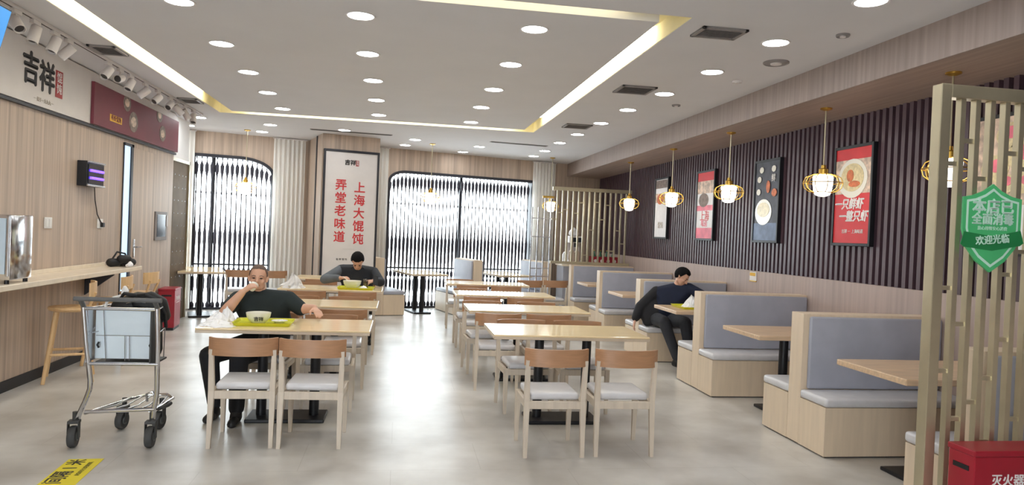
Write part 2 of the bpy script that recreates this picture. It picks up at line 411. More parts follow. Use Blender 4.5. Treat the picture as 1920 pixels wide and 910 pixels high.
def window(nm, win, pts, mull, pitch):
    s0, s1, zt = win
    fr = MB()
    for (a, za), (b, zb) in zip(pts, pts[1:]):
        if abs(a-b)+abs(za-zb) < 1e-6: continue
        L_ = math.hypot(b-a, zb-za); nx, nz = (zb-za)/L_, -(b-a)/L_
        fr.prism([(a, za), (b, zb), (b+nx*.055, zb+nz*.055), (a+nx*.055, za+nz*.055)], -.16, .02, fnw)
    za, zb = pts[0][1], pts[-1][1]
    fr.prism([(s0, 0), (s0+.04, 0), (s0+.04, za), (s0, za)], -.16, .02, fnw); fr.prism([(s1-.04, 0), (s1, 0), (s1, zb), (s1-.04, zb)], -.16, .02, fnw)
    fr.prism([(s0, 0), (s1, 0), (s1, .04), (s0, .04)], -.16, .0, fnw)
    w_ = struct(fr.build(nm, M['darkframe']))
    MB().prism([(s0+.03, .04)]+[(s1-.03, .04)]+[(a, z-.03) for a, z in reversed(pts)], -.155, -.150, fnw).build('pane', M['pane'], w_)
    for m_ in mull: MB().prism([(m_-.03, .04), (m_+.03, .04), (m_+.03, zlim(pts, m_)-.03), (m_-.03, zlim(pts, m_)-.03)], -.15, -.11, fnw).build('mullion', M['darkframe'], w_)
    MB().prism([(s0+.03, .80), (s1-.03, .80), (s1-.03, .83), (s0+.03, .83)], -.10, -.05, fnw).build('rail', M['darkframe'], w_)
    s_ = s0+.06
    while s_ < s1-.04:
        baluster(w_, s_, min(zt, zlim(pts, s_))-.02); s_ += pitch
window('window_1', W1, arch1, [-3.50], .0855)
window('window_2', W2, arch2, [1.315], .0815)
# sign column
clm = struct(MB().prism([(-1.845, .0), (-.83, .0), (-.83, 1.32), (-1.845, 1.32)], 0, CEIL+.02, lambda u, v, w_: WB(u, v, w_)).build('wall_column', M['wall_wood']))
struct(MB().prism([(-1.86, .8), (-1.845, .8), (-1.845, .86), (-1.86, .86)], 0, CEIL, lambda u, v, w_: WB(u, v, w_)).build('trim_5', M['darkframe'], clm))

# curtains
def curtain(nm, s0, s1, label, z0=.03, z1=3.17):
    b = MB(); n = 60; rows = [z1, z1-.06, 2.4, 1.2, z0]; g = []
    k = max(3, int((s1-s0)/.075))
    for z in rows:
        amp = .012 if z > 3.05 else .022
        g.append([b.bm.verts.new(WB(s0+(s1-s0)*i/n, .14+amp*math.sin(2*PI*k*i/n+.4*math.sin(z*1.7+i*.21)), z)) for i in range(n+1)])
    for a, c in zip(g, g[1:]):
        for i in range(n): b.bm.faces.new((a[i], a[i+1], c[i+1], c[i]))
    r = thing('curtain', label, 'curtain', WB((s0+s1)/2, .14, 0), 0, 'sheer curtains on the window wall')
    o = b.build('fabric', M['curtain'], None, True); o.parent = r; o.matrix_parent_inverse = Matrix.Translation(-WB((s0+s1)/2, .14, 0))
    h = MB().tube([WB(s0-.02, .14, 3.175), WB(s1+.02, .14, 3.175)], .012, 8).build('curtain_rod', M['spotwhite'], None); h.parent = r; h.matrix_parent_inverse = Matrix.Translation(-WB((s0+s1)/2, .14, 0))
curtain('curtain', -4.13, -3.83, 'narrow white sheer curtain between the bronze door and the smaller window')
curtain('curtain', -2.50, -1.93, 'white sheer curtain gathered between the smaller window and the sign column')
curtain('curtain', -.80, -.33, 'white sheer curtain tucked beside the sign column at the wide window')
curtain('curtain', 2.87, 3.42, 'white sheer curtain at the far end of the wide window, behind the lattice divider')

# ------------------------------------------------------------------ sign on the column
def on_wall(parent, o):   # objects built in world coordinates, then parented to a root elsewhere
    o.parent = parent; o.matrix_parent_inverse = parent.matrix_basis.inverted() if False else (Matrix.Translation(parent.location) @ Matrix.Rotation(parent.rotation_euler.z, 4, 'Z')).inverted(); return o
t = thing('wall_sign', 'tall white sign with red vertical Chinese writing on the oak column', 'sign', WB(-1.33, 1.32, 0), A)
MB().box(-.46, .46, -.03, 0, .14, 2.90, .004).build('sign_panel', M['signboard'], t)
b = MB()
for q in ((-.49, -.455, .10, 2.94), (.455, .49, .10, 2.94)): b.box(q[0], q[1], -.045, 0, q[2], q[3], .004)
b.box(-.455, .455, -.045, 0, 2.90, 2.94).box(-.455, .455, -.045, 0, .10, .14)
b.build('frame', M['darkframe'], t)
for i, ch in enumerate('上海大馄饨'): text(ch, .205, M['letterred'], t, (.155, -.032, 2.285-.2275*i), R_FRONT, bold=.004)
for i, ch in enumerate('弄堂老味道'): text(ch, .205, M['letterred'], t, (-.175, -.032, 2.315-.2275*i), R_FRONT, bold=.004)
text('吉祥', .10, M['letterblack'], t, (-.03, -.032, 2.72), R_FRONT, bold=.004, shear=.1)
MB().box(.07, .125, -.033, -.03, 2.67, 2.77, .002).build('seal', M['sealred'], t)
text('馄\n饨', .042, M['letterwhite'], t, (.097, -.034, 2.72), R_FRONT)
text('一一一一一一一', .03, M['letterfaint'], t, (.0, -.032, 1.20), R_FRONT)
text('吉 祥 馄 饨', .04, M['letterblack'], t, (-.12, -.032, 1.02), R_FRONT)

# ------------------------------------------------------------------ left wall: sign board, banner, fittings
t = thing('sign_board', 'long white fascia sign with black brush lettering above the oak wall', 'sign', (WL, 6, 2.61))
MB().box(0, .03, -6, 5.56, 0, .575, .004).build('sign_panel', M['signboard'], t)
text('吉', .31, M['letterblack'], t, (.033, 7.22-6, .30), R_PX, bold=.009)
text('祥', .31, M['letterblack'], t, (.033, 7.53-6, .275), R_PX, bold=.009)
MB().box(.03, .034, 7.70-6, 7.85-6, .145, .41, .002).build('seal', M['sealred'], t)
text('馄\n饨', .11, M['letterwhite'], t, (.035, 7.775-6, .28), R_PX)
text('一 始于一九九九 一', .045, M['letterfaint'], t, (.033, 7.48-6, .06), R_PX)
t = thing('banner', 'wine red banner with faded bowl pictures at the end of the white fascia sign', 'banner', (WL+.031, 8.52, 2.60))
MB().box(0.001, .034, 0, 3.03, 0.012, .475, .003).build('panel', M['banner'], t)
MB().box(.034, .037, .44, .80, .11, .19, .001).build('yellow_label', M['amber'], t)
text('鲜虾馄饨', .075, M['banner'], t, (.038, .62, .15), R_PX)
for yy, zz, rr in ((1.18, .20, .15), (2.30, .20, .13), (.95, .40, .12), (2.15, .44, .12)):
    MB().prism([(rr*math.cos(k*PI/12), rr*.85*math.sin(k*PI/12)) for k in range(24)], .034, .0365, lambda u, v, w_: (w_, yy+u, zz+v if zz+v < .475 else .475)).build('bowl_picture', M['faded'], t)
    MB().prism([(rr*.6*math.cos(k*PI/12), rr*.42*math.sin(k*PI/12)) for k in range(24)], .0365, .038, lambda u, v, w_: (w_, yy+u, min(.47, zz+v))).build('bowl_picture', M['photofood'], t)

dr = struct(MB().box(WL+.001, WL+.02, 9.86, 10.74, .02, 2.5, .004).build('door_1', M['wall_wood']))
fr = MB().box(WL, WL+.012, 9.575, 9.60, .0, 2.53).box(WL, WL+.03, 9.79, 9.855, 0, 2.53).box(WL, WL+.03, 9.575, 9.86, 2.495, 2.53)
struct(fr.build('door_frame', M['darkframe'], dr))
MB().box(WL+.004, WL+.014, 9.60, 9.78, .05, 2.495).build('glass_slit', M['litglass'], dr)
h = MB().box(WL+.02, WL+.03, 9.95, 10.0, 1.08, 1.32, .003).tube([(WL+.03, 9.975, 1.22), (WL+.07, 9.975, 1.22), (WL+.075, 10.0, 1.22), (WL+.075, 10.11, 1.22)], .010, 8)
h.build('door_handle', M['steel'], dr, True)

t = thing('insect_zapper', 'black framed violet-lit insect lamp hung high on the oak wall', 'insect lamp', (WL, 8.55, 1.92))
MB().box(0, .10, -.24, .21, .0, .27, .006).build('housing', M['black'], t)
MB().box(.10, .108, -.215, .185, .03, .24, .002).build('recess', M['glassdark'], t)
for zz in (.09, .17): MB().tube([(.113, -.18, zz), (.113, .15, zz)], .014, 10).build('tube', M['violet'], t, True)
for z_ in (.252, -.002): MB().box(.10, .118, -.24, .21, z_, z_+.02, .004).build('trim_strip', M['steel'], t)
t = tag(MB().tube([(WL+.02, 8.72, 1.92), (WL+.015, 8.76, 1.78), (WL+.012, 8.84, 1.62), (WL+.02, 8.93, 1.53), (WL+.03, 8.95, 1.52)], .006, 8).build('power_cord', M['letterblack'], None, True), 'thin dark power cord running from the insect lamp down to the socket', 'cord')
def wallplate(nm, y, z, label, cat, plug=False):
    t = thing(nm, label, cat, (WL, y, z))
    MB().box(0, .012, -.075, .075, -.055, .055, .005).build('plate', M['white'], t)
    if plug: MB().box(.012, .045, -.01, .045, -.04, .012, .006).build('plug', M['black'], t)
    else: MB().box(.012, .017, -.06, -.005, -.04, .04, .003).box(.012, .017, .005, .06, -.04, .04, .003).build('rocker', M['white'], t)
wallplate('wall_socket', 8.94, 1.515, 'white wall socket with a black plug at the end of the cord', 'socket', True)
wallplate('light_switch', 7.70, 1.513, 'white double light switch on the oak wall above the bar counter', 'switch')
t = thing('control_panel', 'dark glass panel in a grey frame on the wall past the door', 'control panel', (WL, 11.03, 1.29))
MB().box(0, .03, -.25, .25, 0, .41, .006).build('frame', M['vent'], t); MB().box(.03, .034, -.20, .17, .05, .37, .003).build('glass', M['glassdark'], t)
MB().box(.03, .045, .19, .23, .20, .36, .003).build('handle', M['spotwhite'], t)

# counter
t = thing('bar_counter', 'long cream stone bar counter fixed along the oak wall', 'counter', (WL, 4, 0))
MB().box(0, .38, -6.5, 5.23, .975, 1.022, .006).build('countertop', M['counter'], t)
MB().box(0, .012, -6.5, 5.1, 1.022, 1.062, .003).build('upstand', M['counter'], t)
for yy in (-3.5, -1, 1.5, 4.6): MB().prism([(0, .974), (.30, .974), (.30, .95), (0, .72)], yy-.012, yy+.012, lambda u, v, w_: (u, w_, v)).build('bracket', M['darkframe'], t)
t.location.x += .003
# steel appliance on the counter
t = thing('steel_appliance', 'mirror-sided stainless steel appliance standing on the bar counter', 'appliance', (-3.245, 6.49, 1.022))
MB().box(-.165, .165, -.17, .18, .03, .56, .012).build('housing', M['chrome'], t, True)
MB().box(-.15, .13, -.178, -.17, .08, .53, .004).build('door', M['doorglass'], t)
MB().box(.135, .16, -.186, -.17, .06, .55, .006).build('handle', M['steel'], t)
for xx in (-.13, .13):
    for yy in (-.14, .15): MB().cyl((xx, yy, 0), (xx, yy, .03), .018, 12).build('foot', M['black'], t)
t = thing('menu_screen', 'blue lit menu screen hanging at the ceiling corner beside the spotlights', 'screen', (-2.87, 5.36, 2.84))
rt = Matrix.Rotation(math.radians(14), 4, 'Y')
MB().box(-.03, .0, -.62, .34, -.10, .22, .006, mtx=rt).build('housing', M['black'], t); MB().box(0, .004, -.60, .325, -.085, .205, mtx=rt).build('display', M['screenblue'], t)
MB().cyl((-.03, -.15, .2), (-.03, -.15, CEIL-2.84), .015, 10).build('bracket', M['black'], t)
# small things by the end of the counter
t = thing('black_bag', 'small crumpled black bag lying at the far end of the bar counter', 'bag', (-3.22, 9.0, 1.022))
b = MB()
for p in ((-.06, -.1, .05, .06), (.05, .05, .05, .065), (-.03, .13, .045, .05), (.03, -.04, .09, .05)): b.hull([((p[0], p[1], p[2]), .05), ((p[0]+.05, p[1]+.06, p[2]), .045)], 2)
b.build('pouch', M['bag'], t, True); MB().tube([(-.05, -.1, .08), (-.03, 0, .17), (.02, .1, .15), (.04, .15, .07)], .010, 8).build('strap', M['bag'], t, True)
t = tag(MB().hull([((0, 0, .02), .02), ((.03, .02, .03), .022), ((.01, .04, .055), .014)], 2).hull([((0, -.02, .02), .02), ((.02, -.05, .03), .012)], 2).build('tissue', M['paper'], None, True), 'crumpled white tissue at the counter end next to the black bag', 'tissue'); t.location = (-3.10, 8.92, 1.022)

# track with spotlights
t = thing('lighting_track', 'white lighting track running along the ceiling over the bar counter', 'track', (-3.0, 8, CEIL))
MB().box(-.02, .02, -5, 3.4, -.028, 0, .003).build('rail', M['spotwhite'], t); MB().box(-.006, .006, -4.95, 3.35, -.030, -.027).build('groove', M['ventdark'], t)
SPOTS = [(5.75, 2.4, .9), (6.12, 2.5, .8), (6.42, 1.2, .3), (6.76, 1.1, .4), (7.02, .3, .75), (7.90, 1.3, .75), (8.22, 1.6, 1.3), (8.52, 1.3, .6), (8.98, .4, .85), (9.42, 1.2, .9), (9.9, 1.5, 1.0), (10.2, -2.5, .8), (10.55, -2.3, .7), (10.95, 1.8, .5)]
sp0 = None
for i, (yy, az, tilt) in enumerate(SPOTS):
    lab = f'white cylinder track spotlight, {ORD[i]} from the camera on the rail above the counter'
    if sp0 is None:
        sp0 = thing('track_spotlight', lab, 'spotlight', (-3.0, yy, CEIL-.028), 0, 'spotlights on the ceiling track')
        MB().box(-.018, .018, -.06, .06, -.035, 0, .004).build('adapter', M['spotwhite'], sp0)
        MB().cyl((0, 0, -.03), (0, 0, -.075), .009, 10).build('stem', M['spotwhite'], sp0)
        hd = MB().lathe([(.030, .055), (.041, .05), (.043, .0), (.043, -.09), (.038, -.092), (.034, -.07), (.0005, -.068)], n=22).build('lamp_head', M['spotwhite'], sp0, True, (0, 0, -.10))
        MB().lathe([(.034, -.074), (.034, -.071), (.001, -.071)], n=22).build('lens', M['ventdark'], hd)
        me_h = hd; r = sp0
    else:
        r = copy_tree(sp0, (-3.0, yy, CEIL-.028), 0, lab)
    for ch in r.children:
        if ch.name.startswith('lamp_head'): ch.rotation_euler = (0, tilt, az)

# ------------------------------------------------------------------ ceiling lights and grilles
DL = [[(2.95, 4.28), (2.88, 5.35), (2.84, 6.44), (2.80, 7.57), (2.74, 8.67), (2.72, 9.82), (2.69, 11.05), (2.66, 12.19), (2.66, 13.49), (2.63, 14.5)],
      [(.97, 5.55), (.97, 6.77), (.97, 8.01), (.96, 9.2), (.955, 10.5)],
      [(-.36, 5.59), (-.36, 6.79), (-.355, 8.0), (-.36, 9.2), (-.365, 10.4)],
      [(-1.665, 5.62), (-1.655, 6.84), (-1.66, 8.03), (-1.67, 9.2), (-1.68, 10.4)],
      [(1.40, 13.44), (1.18, 14.5)], [(.20, 12.98), (.03, 13.9)], [(-2.15, 12.18), (-2.46, 13.17)], [(-3.15, 11.82), (-3.61, 12.9)], [(-.985, 12.28)],
      [(2.95, 3.1), (2.95, 1.9), (2.95, .6), (.97, 3.3), (.97, 1.9), (.97, .5), (-.36, 3.3), (-.36, 1.9), (-.36, .5), (-1.66, 3.3), (-1.66, 1.9), (-1.66, .5)]]  # last row: unseen downlights added to brighten the area near the camera
DLN = ['{} from the camera in the row nearest the wood soffit', '{} from the camera in the trough row on the booth side',
       '{} from the camera in the middle trough row', '{} from the camera in the trough row on the counter side',
       '{} of two over the last empty tables', '{} of two between sign column and wide window', '{} of two in front of the smaller window',
       '{} of two above the bronze door', 'close above the oak sign column', '']
dl0 = None
for ri, row in enumerate(DL):
    for k, (xx, yy) in enumerate(row):
        lab = 'round recessed downlight, '+DLN[ri].format(ORD[k])
        if ri == 9: lab = 'round recessed downlight added out of view to light the near area'
        if dl0 is None:
            dl0 = r = thing('downlight', lab, 'ceiling light', (xx, yy, CEIL), 0, 'recessed downlights')
            MB().lathe([(.098, -.006), (.112, -.008), (.115, -.001), (.112, .0), (.098, .0)], n=28, caps=False).build('trim_ring', M['spotwhite'], dl0, True)
            MB().lathe([(.0005, -.004), (.098, -.004)], n=28, caps=False).build('lens', M['downlight'], dl0)
        else:
            r = copy_tree(dl0, (xx, yy, CEIL), 0, lab, 'added downlights out of view' if ri == 9 else None)
def grille(xx, yy, sx, sy, label):
    t = thing('ceiling_vent', label, 'vent', (xx, yy, CEIL), 0, 'square ceiling air grilles')
    b = MB()
    for q in ((-sx/2, sx/2, -sy/2, -sy/2+.03), (-sx/2, sx/2, sy/2-.03, sy/2), (-sx/2, -sx/2+.03, -sy/2, sy/2), (sx/2-.03, sx/2, -sy/2, sy/2)): b.box(q[0], q[1], q[2], q[3], -.018, 0, .003)
    b.build('frame', M['vent'], t)
    MB().box(-sx/2+.02, sx/2-.02, -sy/2+.02, sy/2-.02, -.004, 0).build('backing', M['ventdark'], t)
    b = MB(); k = 7
    for i in range(k):
        y_ = -sy/2+.05+(sy-.1)*i/(k-1)
        b.box(-sx/2+.03, sx/2-.03, -.012, .012, -.0015, .0015, mtx=Matrix.Translation((0, y_, -.010)) @ Matrix.Rotation(.6, 4, 'X'))
    b.build('slats', M['vent'], t)
grille(2.34, 5.21, .36, .26, 'square metal air grille beside the corner of the light trough nearest the camera')
grille(2.42, 7.45, .38, .38, 'square grey air grille, second from the camera between trough and soffit')
grille(2.47, 10.2, .38, .36, 'square grey air grille, third from the camera between trough and soffit')
grille(-2.835, 7.45, .25, .36, 'grey air grille beside the spotlight rail above the brush lettering')
grille(-2.835, 10.2, .25, .36, 'grey air grille beside the spotlight rail above the red banner end')
def slotvent(x0, y0, x1, y1, label):
    L_ = math.hypot(x1-x0, y1-y0); t = thing('slot_vent', label, 'vent', ((x0+x1)/2, (y0+y1)/2, CEIL), math.atan2(y1-y0, x1-x0), 'long slot vents')
    MB().box(-L_/2, L_/2, -.05, .05, -.008, 0, .003).build('frame', M['vent'], t)
    MB().box(-L_/2+.02, L_/2-.02, -.035, -.008, -.010, -.007).box(-L_/2+.02, L_/2-.02, .008, .035, -.010, -.007).build('slot', M['ventdark'], t)
slotvent(-1.55, 12.4, -.2, 12.55, 'long slot vent in the ceiling in front of the sign column')
slotvent(1.5, 12.6, 2.55, 12.75, 'long slot vent in the ceiling before the wide window')
def ceil_disc(xx, yy, r, label, nm='ceiling_speaker', cat='speaker', mat='vent'):
    t = thing(nm, label, cat, (xx, yy, CEIL)); MB().lathe([(r, 0), (r, -.012), (r*.9, -.018), (r*.86, -.012), (.001, -.012)], n=24).build('grille', M[mat], t, True)
    MB().lathe([(r*.45, -.012), (r*.42, -.022), (.001, -.024)], n=20).build('cap', M['spotwhite'], t, True)
ceil_disc(3.2, 5.92, .11, 'round flat grey ceiling speaker between two downlights next to the soffit')
ceil_disc(3.23, 5.0, .05, 'small round grey blanking disc near the soffit, closest to the camera', 'blanking_disc', 'cover')
ceil_disc(3.23, 6.72, .05, 'small white smoke detector under the ceiling near the soffit', 'smoke_detector', 'smoke detector', 'spotwhite')
ceil_disc(3.16, 8.14, .05, 'small ceiling sensor farther along beside the soffit past the second grille', 'ceiling_sensor', 'sensor')
ceil_disc(-3.22, 5.75, .16, 'round grey ceiling speaker above the spotlight rail and menu screen')

# ------------------------------------------------------------------ pendant lamps
pd0 = None
PEND = [(3.99, 4.78, 2.925, 'brass caged pendant lamp seen behind the champagne lattice divider'),
        (3.985, 6.38, 2.925, 'brass caged pendant lamp beside the red bowl poster'),
        (3.89, 8.19, 2.925, 'brass caged pendant lamp between the dark poster and the pink poster'),
        (3.87, 9.99, 2.925, 'brass caged pendant lamp overlapping the farthest white poster'),
        (3.92, 12.1, 2.925, 'brass caged pendant lamp in front of the far lattice divider corner'),
        (-2.68, 13.05, CEIL, 'brass caged pendant lamp on a rod before the smaller window'),
        (.53, 13.45, CEIL, 'brass caged pendant lamp on a rod before the wide window'),
        (3.05, 14.6, CEIL, 'brass caged pendant lamp on a rod beside the curtain at the window end')]
def pendant(xx, yy, zt, label, zb=2.19):
    t = thing('pendant_lamp', label, 'pendant lamp', (xx, yy, zb), 0, 'brass caged pendant lamps')
    MB().lathe([(.055, zt-zb), (.055, zt-zb-.012), (.02, zt-zb-.025), (.001, zt-zb-.026)], n=20).build('ceiling_rose', M['gold'], t, True)
    MB().cyl((0, 0, .16), (0, 0, zt-zb-.02), .0075, 8).build('rod', M['champagne'], t, True)
    MB().lathe([(.02, .19), (.024, .16), (.042, .15), (.042, .10), (.03, .095)], n=18).build('socket', M['gold'], t, True)
    MB().lathe([(.035, .098), (.088, .085), (.092, .07), (.088, 0), (.080, -.06), (.066, -.095), (.03, -.11), (.001, -.112)], n=24).build('lamp_shade', M['lampglass'], t, True)
    b = MB()
    for k in range(10):
        a = 2*PI*k/10
        b.tube([(r_*math.cos(a), r_*math.sin(a), z_) for r_, z_ in ((.045, .105), (.10, .098), (.155, .07), (.178, .02), (.165, -.03), (.125, -.062), (.092, -.072))], .0045, 6)
    b.tube([(.178*math.cos(2*PI*k/28), .178*math.sin(2*PI*k/28), .02) for k in range(28)], .005, 6, True)
    b.tube([(.094*math.cos(2*PI*k/24), .094*math.sin(2*PI*k/24), -.072) for k in range(24)], .005, 6, True)
    b.build('cage', M['gold'], t, True)
    return t
for xx, yy, zt, lab in PEND:
    pendant(xx, yy, zt, lab)

# ------------------------------------------------------------------ posters on the slatted wall
def poster(y, z0, z1, wd, label, kind):
    t = thing('poster', label, 'poster', (WR-.045, y, z0), 0, 'framed posters on the slatted wall')
    H_ = z1-z0
    b = MB()
    for q in ((-wd/2-.03, -wd/2, -.03, H_+.03), (wd/2, wd/2+.03, -.03, H_+.03), (-wd/2, wd/2, -.03, 0), (-wd/2, wd/2, H_, H_+.03)): b.box(-.05, 0, q[0], q[1], q[2], q[3], .004)
    b.build('frame', M['black'], t)
    def pan(nm, m, y0, y1, a, c, dx=-.036, th=.004): return MB().box(dx-th, dx, y0, y1, a, c).build(nm, M[m], t)
    def disc(nm, m, cy_, cz, r, sq=.8, dx=-.042, nn=24): return MB().prism([(r*math.cos(2*PI*k/nn), r*sq*math.sin(2*PI*k/nn)) for k in range(nn)], dx-.003, dx, lambda u, v, w_: (w_, cy_+u, cz+v)).build(nm, M[m], t)
    h = wd/2
    if kind == 'red':
        pan('print', 'posterred', -h, h, 0, H_); pan('picture', 'photofood', -h, h, H_*.52, H_*.88, -.0405, .001)
        disc('bowl_picture', 'china', .0, H_*.68, .23, .85); disc('bowl_picture', 'soup', 0, H_*.69, .18, .78, -.0455); disc('bowl_picture', 'orange', .03, H_*.71, .055, 1.1, -.049); disc('bowl_picture', 'orange', -.04, H_*.62, .09, .35, -.049)
        text('一只鲜虾', .115, M['letterwhite'], t, (-.043, .045, H_*.405), R_NX, bold=.004, shear=.2); text('一整只虾', .115, M['letterwhite'], t, (-.043, -.03, H_*.275), R_NX, bold=.004, shear=.2)
        text('吉祥 一 上海味道', .045, M['letterwhite'], t, (-.043, -.03, H_*.12), R_NX)
    elif kind == 'dark':
        pan('print', 'photodark', -h, h, 0, H_); pan('picture', 'photoblue', -h, h, 0, H_*.22, -.0405, .001)
        disc('bowl_picture', 'china', .05, H_*.36, .2, .8); disc('bowl_picture', 'soup', .05, H_*.39, .15, .6, -.0455); disc('bowl_picture', 'orange', -.05, H_*.68, .045, 1.7, -.0455)
        disc('bowl_picture', 'orange', -.2, H_*.6, .06, .8, -.0455)
        for q in ((.12, .9), (-.17, .9), (.17, .78), (.18, .62)): disc('flower_picture', 'china', q[0], H_*q[1], .05, .8, -.0455, 9)
        text('鲜', .1, M['letterwhite'], t, (-.046, -.17, H_*.78), R_NX)
    elif kind == 'pink':
        pan('print', 'paper', -h, h, 0, H_); pan('picture', 'posterred', -h, h, H_*.87, H_, -.0405, .001); pan('picture', 'photofood', -h, h, H_*.68, H_*.87, -.0405, .001)
        disc('bowl_picture', 'faded', .05, H_*.58, .17, .6); pan('picture', 'pink', -h, h, H_*.42, H_*.5, -.0405, .001); pan('picture', 'pink', -h, h, 0, H_*.16, -.0405, .001)
        text('上海', .16, M['letterred'], t, (-.042, 0, H_*.33), R_NX); text('味道', .11, M['pink'], t, (-.042, 0, H_*.22), R_NX)
    elif kind == 'white':
        pan('print', 'paper', -h, h, 0, H_); pan('picture', 'photofood', -h, h, H_*.60, H_*.76, -.0405, .001); pan('picture', 'faded', -h, h, H_*.85, H_*.99, -.0405, .001)
        disc('bowl_picture', 'orange', .05, H_*.66, .15, .6); text('馄饨', .12, M['letterfaint'], t, (-.042, 0, H_*.2), R_NX)
    else:
        pan('print', 'paper', -h, h, 0, H_); pan('picture', 'photofood', -h, h, H_*.34, H_, -.0405, .001)
        for q in ((.12, .62, .13), (-.12, .7, .14), (.0, .86, .12), (-.15, .5, .1), (.15, .42, .1), (.02, .5, .09)): disc('bowl_picture', 'soup', q[0], H_*q[1], q[2], .8, -.042, 14); disc('bowl_picture', 'pink', q[0]-.02, H_*q[1]+.02, q[2]*.5, .8, -.046, 10)
        disc('bowl_picture', 'orange', .1, H_*.37, .09, .7, -.047, 12)
poster(4.70, 1.62, 2.62, .60, 'large dumpling picture poster seen through the champagne lattice divider', 'food')
poster(6.555, 1.645, 2.59, .565, 'red poster with a bowl of dumplings and slanted white writing', 'red')
poster(8.26, 1.645, 2.61, .565, 'dark poster with a white bowl on blue cloth', 'dark')
poster(10.05, 1.645, 2.62, .565, 'white and pink poster with a red top band', 'pink')
poster(11.86, 1.645, 2.635, .565, 'mostly white poster with one orange dish, farthest along the slatted wall', 'white')
t = thing('wall_switch', 'small cream plate with a brass edge on the wainscot above the booths', 'switch', (WR-.05, 8.55, 1.13))
MB().box(-.012, 0, -.085, .085, 0, .11, .004).build('plate', M['white'], t); MB().box(-.018, -.012, -.07, .07, .06, .10, .003).build('rocker', M['amber'], t); MB().box(-.016, 0, -.085, .085, -.012, 0, .002).build('brass_edge', M['gold'], t)

# ------------------------------------------------------------------ booths
BX0, BX1 = 3.22, 4.45
def booth(y, label, near=True, far=True, panel=True):
    t = thing('booth_bench', label, 'booth', (BX0, y, 0), 0, 'grey padded booth benches along the slatted wall')
    L_ = BX1-BX0
    def seat(y0, y1):
        MB().box(.0, L_, y0, y1, 0.012, .382).build('seat_base', M['boothwood'], t)
        MB().box(-.006, L_, y0-(.012 if near and y0 < .3 else 0), y1+(.012 if y0 > .3 else 0), .384, .452, .022, 3).build('seat_cushion', M['cushion'], t, True)
    if near: seat(0, .352)
    if far: seat(.532, .93)
    MB().box(0, L_, .354, .53, .012, 1.055, .004).build('back_panel', M['boothwood'], t)
    if near: MB().box(.045, L_-.01, .318, .352, .456, 1.035, .016, 3).build('back_pad', M['pad'], t, True)
    else: MB().box(.045, L_-.01, .318, .352, .1, 1.035, .016, 3).build('back_pad', M['pad'], t, True)
    if far: MB().box(.045, L_-.01, .532, .566, .456, 1.035, .016, 3).build('back_pad', M['pad'], t, True)
    MB().box(.02, L_, (.012 if near else .36), (.918 if far else .525), 0, .012).build('plinth', M['ventdark'], t)
    return t
booth(3.18, 'half booth bench against the champagne lattice divider next to the red cabinet', False, True)
booth(4.98, 'grey double booth bench nearest the camera, whole front face in view')
booth(6.97, 'grey double booth bench, the next one behind the front booth table')
booth(8.95, 'grey double booth bench that the man in the black coat sits on')
booth(10.94, 'grey double booth bench behind the coated man, second from the far divider')
booth(12.92, 'grey half booth bench in front of the far lattice divider', True, False)
def booth_table(y, label):
    t = thing('booth_table', label, 'table', (3.2, y, 0), 0, 'butcher block booth tables')
    MB().box(0, 1.23, -.37, .37, .738, .78, .006).build('tabletop', M['boothtop'], t)
    MB().cyl((.45, 0, .028), (.45, 0, .722), .042, 20).build('post', M['black'], t, True)
    MB().box(.30, .78, -.25, .25, 0, .028, .008).build('base_plate', M['black'], t)
    MB().box(.25, .90, -.16, .16, .722, .738).build('mount_plate', M['black'], t)
booth_table(4.47, 'honey butcher block booth table nearest the lattice divider')
booth_table(6.36, 'butcher block booth table between the two nearest full booths')
booth_table(8.32, 'butcher block booth table with the coated man\'s meal')
booth_table(10.36, 'empty butcher block booth table just behind the coated man')
booth_table(12.32, 'empty butcher block booth table farthest along the slatted wall')

# ------------------------------------------------------------------ chair and table prototypes
def make_chair():
    t = thing('dining_chair', 'x', 'chair', (0, 0, 0), 0, 'ash dining chairs with curved backs')
    for sx in (-1, 1):
        MB().taper((sx*.205, .205, 0), (sx*.205, .195, .40), .026, .026, .042, .042).build('leg', M['ash'], t)
        MB().taper((sx*.21, -.225, 0), (sx*.207, -.195, .40), .028, .028, .040, .040).taper((sx*.207, -.195, .40), (sx*.212, -.222, .70), .040, .040, .030, .030).build('leg', M['ash'], t)
    b = MB()
    b.box(-.19, .19, .18, .21, .345, .40, .004).box(-.19, .19, -.21, -.18, .345, .40, .004)
    for sx in (-.205, .205): b.box(sx-.014, sx+.014, -.18, .18, .345, .40, .004)
    b.build('seat_frame', M['ash'], t)
    MB().box(-.188, .188, -.175, .225, .402, .455, .022, 3).build('seat_cushion', M['cushion'], t, True)
    b = MB(); n = 16; top, bot = [], []
    def arc(off, n=n):
        out = []
        for i in range(n+1):
            u = -1+2*i/n; xx = u*(.236-off*.4); yy = -.232-.058*(1-u*u)+off+ .03*max(0, abs(u)-.8)/.2
            out.append((xx, yy))
        return out
    o_, i_ = arc(0), arc(.02)
    b.prism(o_+list(reversed(i_)), .66, .785, lambda u, v, w_: (u, v, w_))
    b.build('backrest', M['backwood'], t, True)
    return t
